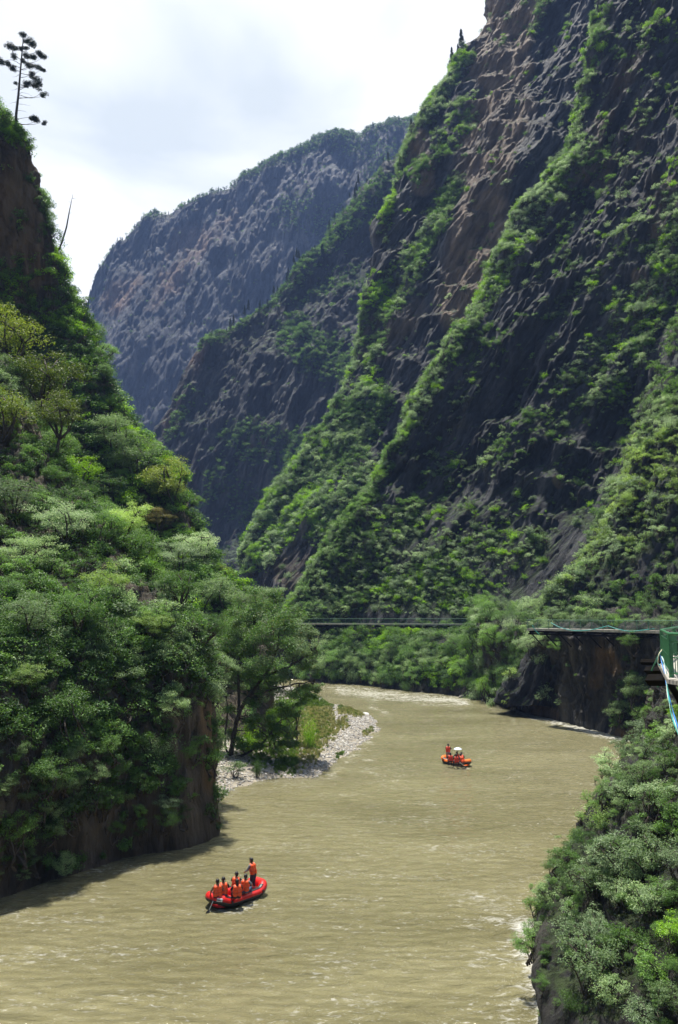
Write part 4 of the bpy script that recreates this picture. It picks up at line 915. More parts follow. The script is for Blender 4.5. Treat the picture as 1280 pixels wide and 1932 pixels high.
# lone pine and dead snag on the left skyline
def lone_pine():
    r = np.random.default_rng(5); D = 125; root = at(30, 246, D)
    o = add_obj('pine_tree', None, label='tall lone pine on the left skyline with bare lower trunk', cat='tree'); o.location = root
    def w(x, y, d=0): return at(x, y, D + d) - root
    mb = MB(); T = [(30, 252), (31, 215), (35, 180), (38, 145), (41, 110), (43, 85), (45, 66)]
    P = np.array([w(*q) for q in T]); mb.tube(P, np.linspace(.27, .05, len(P)), 8)
    cl = []
    for (x, y, a) in [(44, 68, 8), (56, 78, 8), (50, 90, 5), (62, 88, 9), (72, 98, 8), (30, 92, 7), (18, 88, 9), (27, 107, 7), (4, 116, 9), (15, 122, 6), (24, 130, 7), (52, 104, 7), (64, 108, 8), (80, 108, 7), (54, 124, 8), (66, 126, 8), (78, 132, 6), (60, 140, 7), (58, 158, 8), (68, 152, 9), (78, 160, 7), (66, 165, 7), (80, 172, 7), (82, 180, 5), (50, 163, 4), (29, 156, 4), (62, 222, 7), (72, 226, 8), (80, 232, 5), (40, 92, 5), (46, 116, 5)]:
        d = r.normal() * 1.3; tx = 44 - (y - 70) * .08
        st = w(tx - (y - 70) * .012, min(y + 6, 236)); e_ = w(x, y, d); limb(mb, st, e_, .06, .02, r, 4, .10, 5)
        for q in range(3): cl.append((e_ + r.normal(size=3) * a * D / F * .45 * np.array((1, 1, .5)), a * D / F * .95))
    for (x, y) in [(62, 182), (20, 170), (58, 200), (66, 186), (18, 196), (52, 212), (22, 145), (60, 146)]: limb(mb, w(35 - (y - 150) * .06, y - 4), w(x, y, r.normal()), .04, .01, r, 4, .08, 4)
    mb.build('trunk', M_bark, o, True)
    V = crown_leaves(cl, 340, .26, r, .5, width=.34); add_obj('crown', quads_mesh('pine_crown', V, LM['needle']), o)
lone_pine()
mb = MB(); D = 131; P = np.array([at(x, y, D) for x, y in ((112, 470), (118, 455), (122, 442), (126, 428), (131, 400), (138, 366))]); o_loc = P[0]
mb.tube(P - o_loc, (.15, .15, .14, .13, .09, .025), 6)
for a, b in (((136, 374), (147, 376)), ((135, 383), (128, 378)), ((124, 440), (118, 436)), ((130, 405), (136, 400))): mb.tube(np.array([at(*a, D), at(*b, D)]) - o_loc, (.03, .012), 4)
o = mb.build('dead_snag', M_bark, None, True, label='bare dead trunk sticking up from the left cliff edge', cat='dead tree'); o.location = o_loc
# ------------------------------------------------------------------ walkways on the right bank
M_green = simple('green_paint', (.045, .17, .075), .4, noise=.2, nscale=14)
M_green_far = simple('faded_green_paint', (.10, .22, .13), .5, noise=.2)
M_deck = simple('weathered_planks', (.42, .39, .34), .8, noise=.3, nscale=3, bump=.4)
M_beam = simple('dark_timber', (.007, .006, .005), .95, spec=.1, noise=.4, nscale=3)
M_cyan = simple('cyan_rope', (.05, .38, .34), .5); M_blue = simple('blue_ribbon', (.05, .25, .68), .4); M_white = simple('white_ribbon', (.72, .74, .70), .4); M_cream = simple('cream_cord', (.62, .55, .36), .6)
DZ = 12.25
def deck_path(pts, width, name, label, rail_h=1.1, post=1.8, bal=.14, thick=.28, rails=True, facade=0, matr=None, notch=True):
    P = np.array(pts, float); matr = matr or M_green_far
    d = np.gradient(P, axis=0); d[:, 2] = 0; d = unit(d); n = np.stack([d[:, 1], -d[:, 0], d[:, 2]], 1)     # n points to the river side
    if (n[:, 1].mean() > 0): n = -n
    o = add_obj(name, None, label=label, cat='walkway'); o.location = P[0]
    P = P - P[0]
    mb = MB()
    for a, b, na, nb in zip(P[:-1], P[1:], n[:-1], n[1:]):
        V = [];
        for q, nn in ((a, na), (b, nb)):
            for s, z in ((.5, 0), (-.5, 0), (-.5, -thick), (.5, -thick)): V.append(q + nn * width * s + np.array((0, 0, z)))
        mb.add(V, [(0, 1, 5, 4), (1, 2, 6, 5), (2, 3, 7, 6), (3, 0, 4, 7)])
    mb.build('deck', M_deck, o)
    # cantilever beams and props
    L = np.concatenate([[0], np.cumsum(np.linalg.norm(np.diff(P, axis=0), axis=1))])
    def pt(s): return np.array([np.interp(s, L, P[:, i]) for i in range(3)]), unit(np.array([np.interp(s, L, n[:, i]) for i in range(3)]))
    mb = MB()
    for s in np.arange(.4, L[-1], 2.4):
        q, nn = pt(s); mb.tube([q + nn * width * .46 + np.array((0, 0, -thick - .16)), q - nn * (width * .5 + 1.5) + np.array((0, 0, -thick - .16))], .15, 4)
        mb.tube([q + nn * width * .36 + np.array((0, 0, -thick - .3)), q - nn * (width * .5 + .5) + np.array((0, 0, -thick - 2.0))], .10, 4)
    mb.tube([pt(s)[0] + pt(s)[1] * width * .4 + np.array((0, 0, -thick - .42)) for s in np.linspace(.1, L[-1] - .1, len(P) * 2)], .12, 4)
    mb.build('beams', M_beam, o)
    if rails:
        mb = MB(); ss = np.linspace(0, L[-1], max(2, int(L[-1] / 2)))
        for z, rr in ((rail_h, .035), (.12, .022), (rail_h * .86, .015)):
            mb.tube([pt(s)[0] + pt(s)[1] * (width * .5 - .05) + np.array((0, 0, z)) for s in ss], rr, 5)
        mb.build('handrail', matr, o)
        for s in np.arange(0.05, L[-1], post):
            q, nn = pt(s); m2 = MB(); m2.box(q + nn * (width * .5 - .05) + np.array((0, 0, rail_h * .5)), (.07, .07, rail_h)); m2.build('post', matr, o)
        mb = MB()
        for s in np.arange(.1, L[-1], bal):
            q, nn = pt(s); q = q + nn * (width * .5 - .05); mb.box(q + np.array((0, 0, rail_h * .5 + .0)), (.018, .018, rail_h - .24))
        mb.build('balusters', matr, o)
    return o
def wall_front(surf, x0, x1, z0, z1, off, n=14):
    """straight line just in front of a rock wall at deck height"""
    sf = SURF[surf]; m = (sf['P'][..., 2] > z0) & (sf['P'][..., 2] < z1) & (sf['px'] > x0 - 20) & (sf['px'] < x1 + 20); X_ = sf['px'][m]; D_ = sf['P'][..., 1][m]
    xs = np.linspace(x0, x1, n); dm = np.array([D_[np.abs(X_ - x) < 22].min() if (np.abs(X_ - x) < 22).any() else 1e3 for x in xs])
    a = np.polyfit(xs[dm < 900], dm[dm < 900], 1); a[1] += min(0, (dm - np.polyval(a, xs)).min()) - off
    print('WALKWAY', surf, a, dm.round(1)); return [tuple(at(x, 1176, np.polyval(a, x))[:2]) + (DZ,) for x in xs]
far_path = wall_front('right_cliff', 560, 1006, 10.5, 16, .6)
deck_path(far_path, 1.9, 'cliff_walkway', 'long thin cliff walkway crossing the foot of the tall right cliff', bal=.22)
xs = np.linspace(1004, 1330, 10)
near_path = [tuple(at(x, 1186, d)[:2]) + (DZ,) for x, d in zip(xs, np.linspace(104.5, 80, 10))]
deck_path(near_path, 1.9, 'cliff_walkway', 'nearer cliff walkway above the dark rock wall with ropes draped on it', bal=.16)
def rope(name, pts, rad, mat, label, cat='rope', group=None, k=5):
    pts = np.array(pts); mb = MB(); n = len(pts); Q = hermite(np.arange(n, dtype=float), pts - pts[0], np.linspace(0, n - 1, n * 5)); mb.tube(Q, rad, k)
    return mb.build(name, mat, None, True, label=label, cat=cat, group=group, loc=pts[0])
rope('draped_rope', [at(1040, 1175, 99.5), at(1058, 1184, 98), at(1085, 1190, 96.5), at(1118, 1188, 94), at(1147, 1181, 92)], .045, M_cyan, 'cyan rope sagging along the left half of the nearer walkway', group='ropes on the nearer walkway')
rope('draped_rope', [at(1148, 1181, 92), at(1170, 1188, 90.5), at(1195, 1191, 88.5), at(1235, 1186, 86)], .045, M_cyan, 'cyan rope sagging along the right half of the nearer walkway', group='ropes on the nearer walkway')
rope('draped_rope', [at(1005, 1180, 102), at(1010, 1189, 102), at(1018, 1197, 102)], .06, M_cyan, 'cyan rope end hanging at the left end of the nearer walkway', group='ropes on the nearer walkway')

# viewer's own walkway: the corner of its balcony at the right edge
def balcony():
    base = at(1262, 1270, 21.5); base[2] = DZ
    o = add_obj('balcony_corner', None, label='green railed balcony corner with pale deck at the right edge', cat='balcony'); o.location = base
    C_ = [at(1330, 1180, 33), at(1272, 1180, 32), at(1248, 1187, 26.3), at(1263, 1196, 20.6), at(1345, 1197, 18.5)]
    P = np.array([(q[0], q[1], DZ) for q in C_]) - base
    c = P.mean(0); mb = MB(); V = [];
    for z in (-.02, -.16):
        for q in P: qq = q + (q - c) * .06; V.append((qq[0], qq[1], z))
    mb.add(V, [(0, 1, 2, 3, 4), (9, 8, 7, 6, 5), (0, 5, 6, 1), (1, 6, 7, 2), (2, 7, 8, 3), (3, 8, 9, 4), (4, 9, 5, 0)]); mb.build('deck', M_deck, o)
    mb = MB()
    for k in range(3, len(P)):       # plank ends along the river edge
        pass
    for a, b in zip(P[:-1], P[1:]):
        n_ = max(2, int(np.linalg.norm(b - a) / .16))
        for t_ in np.linspace(0, 1, n_, endpoint=False):
            q = a + (b - a) * t_; qq = q + (q - c) * .065; mb.box(qq + np.array((0, 0, -.09)), (.13, .13, .10 + .02 * random.random()))
    mb.build('plank_ends', M_deck, o)
    mb = MB(); mb.tube(P + np.array((0, 0, 1.1)), .042, 8); mb.build('handrail', M_green, o, True)
    mb = MB(); mb.tube(P + np.array((0, 0, .92)), .02, 6); mb.tube(P + np.array((0, 0, .5)) , .016, 6); mb.tube(P + np.array((0, 0, .1)), .02, 6); mb.build('cross_rail', M_green, o, True)
    for q in P[1:4]: m2 = MB(); m2.box(q + np.array((0, 0, .52)), (.09, .09, 1.12)); m2.build('post', M_green, o)
    mb = MB()
    for i_, (a, b) in enumerate(zip(P[:-1], P[1:])):
        L_e = np.linalg.norm(b - a); n_ = int(L_e / .115)
        for t_ in np.linspace(0, 1, n_ + 1)[1:-1]: q = a + (b - a) * t_; mb.box(q + np.array((0, 0, .51)), (.018, .018, .84))
    mb.build('balusters', M_green, o)
    # props and dark cantilever timbers
    m2 = MB(); q = P[2]; m2.tube([q + np.array((0, 0, .55)), q + np.array((-.32, .2, -.25)), ], .028, 6); m2.tube([q + np.array((-.02, -.3, -.15)), q + np.array((-.3, -.2, -.75))], .035, 6); m2.build('brace', M_green, o)
    mb = MB()
    for (x0, y0, d0, x1, y1, d1, rr) in ((1210, 1249, 34, 1300, 1249, 33, .13), (1220, 1265, 30, 1320, 1265, 28, .15), (1224, 1283, 26, 1340, 1284, 24, .19), (1262, 1285, 24, 1310, 1370, 24.5, .13)):
        mb.tube([at(x0, y0, d0) - base, at(x1, y1, d1) - base], rr, 4)
    mb.build('beams', M_beam, o)
balcony()
def ribbon(pts, wdt, mat, label, tw, seed):
    pts = np.array(pts); n = len(pts); Q = hermite(np.arange(n, dtype=float), pts, np.linspace(0, n - 1, 60)); T = unit(np.gradient(Q, axis=0)); s = unit(np.cross(T, (0, 1, 0))); u_ = np.cross(T, s)
    a = np.linspace(0, tw, 60) + seed; w_ = (s * np.cos(a)[:, None] + u_ * np.sin(a)[:, None] * .8) * wdt * .5; th = np.cross(T, unit(w_)) * .003
    off = s * (np.cos(a * .5 + seed) * .025)[:, None] + u_ * (np.sin(a * .5 + seed) * .03)[:, None]; Q = Q + off
    V = np.concatenate([Q + w_ + th, Q - w_ + th, Q - w_ - th, Q + w_ - th]) - pts[0]; Fc = []
    for k in range(4):
        for i in range(59): Fc.append((k * 60 + i, k * 60 + i + 1, ((k + 1) % 4) * 60 + i + 1, ((k + 1) % 4) * 60 + i))
    return add_obj('ribbon', mesh_np('ribbon', V, Fc, [mat], True), label=label, cat='ribbon', group='ribbons hanging from the balcony', loc=pts[0])
rp = [at(1248, 1238, 23.2), at(1254, 1262, 22.5), at(1262, 1310, 21), at(1271, 1352, 19.6), at(1288, 1408, 18)]
ribbon(rp, .045, M_white, 'white ribbon twisting down from the balcony corner', 14, 0)
ribbon(rp, .035, M_blue, 'blue ribbon twisting down from the balcony corner', 11, 2.)
ribbon(rp, .04, M_cyan, 'turquoise ribbon twisting down from the balcony corner', 12, 4.2)
rope('cord', [at(1248, 1228, 23.6), at(1242, 1240, 23.5), at(1241, 1250, 23.5), at(1246, 1256, 23.4)], .018, M_cyan, 'turquoise cord looped round the balcony corner', 'cord', 'cords on the balcony')
rope('cord', [at(1249, 1226, 23.6), at(1243, 1236, 23.4), at(1242, 1254, 23.4), at(1247, 1262, 23.3)], .014, M_cream, 'cream cord end dangling from the balcony corner', 'cord', 'cords on the balcony')

# ------------------------------------------------------------------ boulders, stones, grass
M_stone = simple('pale_stone', (.42, .38, .31), .85, noise=.3, nscale=2.5, bump=.6); M_darkstone = simple('dark_stone', (.10, .09, .08), .85, noise=.4, nscale=2, bump=.6)
M_cob = bpy.data.materials.new('cobbles'); M_cob.use_nodes = True; t = M_cob.node_tree; b_ = t.nodes['Principled BSDF']; oi = N(t, 'ShaderNodeObjectInfo'); rr_ = N(t, 'ShaderNodeValToRGB'); e = rr_.color_ramp.elements
e[0].color = (.15, .14, .13, 1); e[1].color = (.66, .63, .58, 1); k_ = e.new(.5); k_.color = (.42, .40, .37, 1); t.links.new(oi.outputs['Random'], rr_.inputs['Fac']); t.links.new(rr_.outputs[0], b_.inputs['Base Color']); b_.inputs['Roughness'].default_value = .8
def ico(sub):
    import bmesh
    bm = bmesh.new(); bmesh.ops.create_icosphere(bm, subdivisions=sub, radius=1); V = np.array([v.co[:] for v in bm.verts]); Fc = np.array([[v.index for v in f.verts] for f in bm.faces]); bm.free(); return V, Fc
def rock_mesh(name, size, seed, mat, sub=4, cut=7):
    V, Fc = ico(sub); r = np.random.default_rng(seed)
    for _ in range(cut):
        n_ = unit(r.normal(size=3)); d = r.uniform(.5, .85); h_ = V @ n_ - d; V = V - np.clip(h_, 0, None)[:, None] * n_ * .92
    V = V * (1 + .07 * fbm(V * 2.3 + seed, 3)[:, None]); return mesh_np(name, V * np.array(size), Fc, [mat])
for (px, py, sz, mat, sd, lab) in [((886), 1311, (1.7, 1.4, 1.35), M_stone, 1, 'large pale angular boulder at the water edge of the far bank'), (850, 1304, (1.6, 1.2, .9), M_darkstone, 2, 'low dark boulder left of the pale boulder'), (871, 1316, (.7, .6, .5), M_darkstone, 3, 'small dark rock at the left foot of the pale boulder'),
                               (897, 1317, (.7, .6, .55), M_stone, 4, 'small rock at the right foot of the pale boulder'), (930, 1322, (.9, .7, .5), M_darkstone, 5, 'dark rock between the green mound and the water'), (939, 1318, (.8, .7, .7), M_stone, 6, 'grey rock heaped above the dark rock'), (948, 1323, (.7, .6, .45), M_stone, 7, 'rock at the right end of the bank stones'),
                               (915, 1322, (.6, .5, .4), M_darkstone, 8, 'small stone left of the dark rock'), (972, 1337, (.8, .7, .5), M_stone, 9, 'brown rock where the rock wall meets the bank'), (949, 1297, (.7, .6, .6), M_stone, 10, 'white boulder among the bushes of the sunny bank'), (745, 1298, (.6, .5, .35), M_stone, 11, 'small pale stone at the waterline under the walkway'),
                               (690, 1348, (.55, .4, .3), simple('white_stone', (.75, .75, .73), .7), 12, 'white stone at the tip of the gravel bar'), (862, 1312, (.5, .5, .35), M_stone, 13, 'small pale rock right of the low dark boulder')]:
    p = gp(px, py, .1 if py > 1300 else 2.5 if py == 1297 else .1)
    o = add_obj('boulder', rock_mesh('boulder', sz, sd, mat), label=lab, cat='boulder', group='boulders at the water edge', loc=p, rotz=sd * 1.3)
r = np.random.default_rng(21)
x = r.uniform(OP[:, 0].min() - .5, OP[:, 0].max() + .5, 150000); y = r.uniform(OP[:, 1].min() - 1, OP[:, 1].max() + 1, 150000); z = bar_z(x, y)
px_, py_ = proj(np.stack([x, y, z], -1))
gr = np.zeros(len(x))
for pts, w_, a in [([(600, 1345), (610, 1375), (575, 1420), (540, 1440)], 34, 1.), ([(645, 1340), (680, 1345)], 10, .9), ([(640, 1428), (655, 1440)], 12, .9), ([(560, 1360), (500, 1400)], 60, .9), ([(650, 1365), (625, 1380)], 14, .8), ([(690, 1385), (700, 1378)], 8, .8), ([(590, 1330), (580, 1310)], 20, .9)]:
    gr = np.maximum(gr, a * np.minimum(1, 1.6 * band(px_, py_, pts, w_)))
ok = (z > -.02) & (px_ > 380) & (r.random(len(x)) > gr * .75)
i = np.where(ok)[0][:26000]
items = [rock_mesh('stone', (1, .75, .5), s_, M_cob, 1, 3) for s_ in (31, 32, 33)]
sc = .05 + .13 * r.random(len(i)) ** 3 + .05 * r.random(len(i))
scatter('cobbles', np.stack([x[i], y[i], z[i] + .01], -1), np.stack([r.normal(size=len(i)) * .4, r.normal(size=len(i)) * .4, r.random(len(i)) * 6.28], 1), sc, r.integers(0, 3, len(i)), kit('stones', items), 'grey and white river cobbles covering the gravel bar')
M_grass = leaf_mat('bar_grass', (.22, .25, .09), (.36, .37, .15), (.50, .46, .24), trans=.3); M_grass2 = leaf_mat('fresh_grass', (.07, .13, .03), (.13, .22, .05), (.22, .30, .08), trans=.35)
def tuft(seed, mat, n=60):
    r = np.random.default_rng(seed); V = []
    for k in range(n):
        a = r.random() * 6.28; b = np.array((r.normal() * .22, r.normal() * .22, 0)); h = r.uniform(.5, 1.1); d = np.array((math.cos(a), math.sin(a), 0)) * h * r.uniform(.1, .5); s = np.array((-math.sin(a), math.cos(a), 0)) * .03
        V += [b - s, b + s, b + d * .5 + s * .8 + (0, 0, h * .7), b + d + (0, 0, h)]
    return quads_mesh('grass_tuft', np.array(V), mat)
j = np.where((z > .02) & (px_ > 380) & (r.random(len(x)) < gr * .45))[0][:5200]
near_w = (gr[j] > 0) & (((px_[j] > 630) & (py_[j] > 1420)) | (px_[j] < 560) | (py_[j] < 1335))
scatter('grass_on_bar', np.stack([x[j], y[j], z[j]], -1), np.stack([r.normal(size=len(j)) * .15, r.normal(size=len(j)) * .15, r.random(len(j)) * 6.28], 1), r.uniform(.16, .38, len(j)), np.where(near_w | (r.random(len(j)) < .2), 2, 0) + r.integers(0, 2, len(j)), kit('grasses', [tuft(1, M_grass), tuft(2, M_grass), tuft(3, M_grass2), tuft(4, M_grass2)]), 'yellow green grass growing through the gravel bar')
# ------------------------------------------------------------------ people
M_skin = simple('skin', (.24, .13, .085), .55, noise=.08); M_hair = simple('black_hair', (.012, .010, .010), .5); M_vest = simple('orange_life_vest', (.86, .095, .012), .5, noise=.1, nscale=12, bump=.3)
M_vest2 = simple('red_life_vest', (.74, .055, .02), .5, noise=.1, nscale=12, bump=.3); M_navy = simple('navy_cloth', (.02, .025, .045), .8); M_jean = simple('blue_denim', (.05, .08, .16), .8); M_grey = simple('grey_cloth', (.22, .21, .24), .8); M_black = simple('black_cloth', (.015, .015, .018), .8); M_strap = simple('strap_webbing', (.40, .05, .015), .7); M_eye = simple('eye', (.02, .015, .012), .2); M_straw = simple('straw_hat', (.72, .66, .52), .8); M_shoe = simple('shoe', (.03, .03, .03), .6)
def cap(mb, p0, r0, p1, r1, k=12):
    p0 = np.array(p0, float); p1 = np.array(p1, float); d = p1 - p0; Ln = np.linalg.norm(d) + 1e-6; d = d / Ln; P = []; Rr = []
    for a in np.linspace(-90, 0, 5): P.append(p0 + d * r0 * math.sin(R(a))); Rr.append(max(1e-4, r0 * math.cos(R(a))))
    for a in np.linspace(0, 90, 5): P.append(p1 + d * r1 * math.sin(R(a))); Rr.append(max(1e-4, r1 * math.cos(R(a))))
    P = np.array(P); P[4] += d * 1e-4; mb.tube(P, Rr, k)
def fuse(mb, name, mat, parent, vox, label=None):
    me = bpy.data.meshes.new(name); me.from_pydata(np.concatenate(mb.v).tolist(), [], mb.f); t_ = bpy.data.objects.new('tmp', me); C.objects.link(t_)
    m = t_.modifiers.new('r', 'REMESH'); m.mode = 'VOXEL'; m.voxel_size = vox; m.use_smooth_shade = True; sm = t_.modifiers.new('s', 'SMOOTH'); sm.factor = .5; sm.iterations = 2
    dg = bpy.context.evaluated_depsgraph_get(); me2 = bpy.data.meshes.new_from_object(t_.evaluated_get(dg)); me2.name = name; bpy.data.objects.remove(t_); bpy.data.meshes.remove(me)
    me2.materials.clear(); me2.materials.append(mat); me2.polygons.foreach_set('use_smooth', [True] * len(me2.polygons)); return add_obj(name, me2, parent, label=label)
def hand(mb, w, dirv, side, inward):
    """palm, four bent fingers of unequal length, thumb from the side of the palm"""
    w = np.array(w, float); d = unit(np.array(dirv, float)); s = unit(np.cross(d, inward)) ; n_ = unit(np.cross(s, d))
    cap(mb, w, .026, w + d * .045 - s * .018, .024); cap(mb, w, .026, w + d * .045 + s * .018, .024)
    for k, (o_, L1, L2) in enumerate(((-.030, .036, .030), (-.010, .042, .036), (.010, .040, .033), (.029, .032, .026))):
        b = w + d * .062 + s * o_; m = b + d * L1 * .85 + n_ * L1 * .5; e_ = m + d * L2 * .2 + n_ * L2 * .95; cap(mb, b, .0105, m, .0095, 8); cap(mb, m, .0095, e_, .0085, 8)
    b = w + d * .02 - s * .03 * side; m = b + d * .022 - s * .026 * side + n_ * .014; cap(mb, b, .013, m, .011, 8); cap(mb, m, .011, m + d * .024 + n_ * .016, .009, 8)
def person(loc, yaw, label, stand=False, vest=M_vest, trousers=M_navy, sleeve=M_black, arms=((.26, .20, .30), (.22, .34, .22)), lean=.04, twist=0., hairlen=0, hat=None, vox=.009, armsR=None, headyaw=0., legs=None):
    o = add_obj('person', None, label=label, cat='person', group='people on the river'); o.location = loc; o.rotation_euler[2] = yaw
    hz_ = .86 if stand else .10
    b = MB(); H = np.array
    hip = H((0, 0, hz_)); chest = H((0, lean * 1.2, hz_ + .33)); neck = H((0, lean * 2, hz_ + .48)); head = H((0, lean * 2.6 + .02, hz_ + .645))
    for s in (-1, 1):
        cap(b, hip + (s * .08, 0, 0), .105, chest + (s * .06, 0, -.10), .105); cap(b, chest + (s * .06, 0, -.10), .105, chest + (s * .085, 0, .06), .10); cap(b, chest + (s * .07, 0, .08), .085, neck + (s * .15, 0, -.03), .06)
    cap(b, neck + (0, 0, -.06), .062, neck + (0, .01, .07), .055)
    def hd(x, y, z): c_, s_ = math.cos(headyaw), math.sin(headyaw); return head + (x * c_ - y * s_, x * s_ + y * c_, z)
    cap(b, hd(0, -.012, .035), .088, hd(0, .015, .01), .085); cap(b, hd(0, .012, .0), .078, hd(0, .036, -.070), .052); cap(b, hd(0, .088, .005), .012, hd(0, .102, -.025), .015, 8)
    for s in (-1, 1):
        cap(b, hd(s * .087, -.005, .012), .018, hd(s * .083, .0, -.022), .013, 8); cap(b, hd(s * .03, .082, .026), .012, hd(s * .05, .074, .024), .010, 8)
    cap(b, hd(-.022, .078, -.052), .010, hd(.022, .078, -.052), .010, 8)
    A = {}
    for s in (-1, 1):
        el, ha = (armsR if (armsR and s > 0) else arms); sh = neck + (s * .185, 0, -.05); e_ = hip + (s * el[0], el[1], el[2]); h_ = hip + (s * ha[0], ha[1], ha[2]); A[s] = (sh, e_, h_)
        cap(b, sh, .052, e_, .040); dd = unit(h_ - e_); cap(b, e_, .039, h_ - dd * .03, .026); hand(b, h_, dd, s, (s * -.4, 0, -1.))
        if legs: kn, ft = [hip + H((s * q[0], q[1], q[2])) for q in legs]
        elif stand: kn, ft = hip + (s * .12, .06, -.41), H((s * .15, .0, .09))
        else: kn, ft = hip + (s * .15, .42, .04), hip + (s * .14, .46, -.36)
        cap(b, hip + (s * .09, 0, 0), .085, kn, .058); cap(b, kn, .056, ft, .038); cap(b, ft, .040, ft + (0, .15, -.04), .034); A[s] += (kn, ft)
    fuse(b, 'body', M_skin, o, vox)
    hr = MB(); cap(hr, hd(0, -.03, .045), .092, hd(0, .012, .062), .080); cap(hr, hd(0, -.035, .02), .088, hd(0, -.04, -.03), .072)
    if hairlen: cap(hr, hd(0, -.06, -.02), .07, hd(0, -.105, -.06 - hairlen), .045)
    fuse(hr, 'hair', M_hair, o, .013)
    for s in (-1, 1):
        ey = MB(); cap(ey, hd(s * .032, .085, .008), .009, hd(s * .036, .085, .008), .009, 8); ey.build('eye', M_eye, o, True)
    v = MB()
    for s in (-1, 1):
        cap(v, hip + (s * .085, 0, .10), .135, chest + (s * .065, 0, -.06), .135); cap(v, chest + (s * .07, 0, -.06), .135, chest + (s * .08, .0, .06), .125); cap(v, chest + (s * .10, 0, .07), .10, neck + (s * .11, 0, -.01), .066)
    ve = fuse(v, 'life_vest', vest, o, .016)
    st = MB()
    for z in (.20, .33):
        q = [(.222 * math.cos(a), .142 * math.sin(a) + lean * 3 * z, hz_ + z) for a in np.linspace(0, 6.283, 25)[:-1]]; st.tube(q, .011, 5, closed=True)
    st.build('strap', M_strap, ve)
    sl = MB()
    for s in (-1, 1):
        sh, e_, h_, kn, ft = A[s]; cap(sl, sh, .062, e_, .052); cap(sl, e_, .050, e_ + (h_ - e_) * .8, .038)
    fuse(sl, 'sleeves', sleeve, o, .014)
    tr = MB()
    for s in (-1, 1):
        sh, e_, h_, kn, ft = A[s]; cap(tr, hip + (s * .085, 0, .02), .115, kn, .075); cap(tr, kn, .073, kn + (ft - kn) * .85, .058)
    cap(tr, hip + (-.06, 0, .05), .115, hip + (.06, 0, .05), .115); fuse(tr, 'trousers', trousers, o, .015)
    for s in (-1, 1):
        ft = A[s][4]; sb = MB(); cap(sb, ft + (0, -.02, -.035), .048, ft + (0, .17, -.05), .042); sb.build('shoe', M_shoe, o, True)
    if hat:
        hm_ = MB(); c_ = hd(0, 0, .075); k = 20; ring = []
        for (rr, zz) in ((.01, .10), (.08, .09), (.105, .03), (.19, .0), (.22, -.02), (.20, -.03), (.10, .0)):
            ring += [(c_[0] + rr * math.cos(a), c_[1] + rr * math.sin(a), c_[2] + zz) for a in np.linspace(0, 2 * math.pi, k, endpoint=False)]
        hm_.add(ring, [(i * k + j, i * k + (j + 1) % k, (i + 1) * k + (j + 1) % k, (i + 1) * k + j) for i in range(6) for j in range(k)]); hm_.build('hat', hat, o, True)
    return o
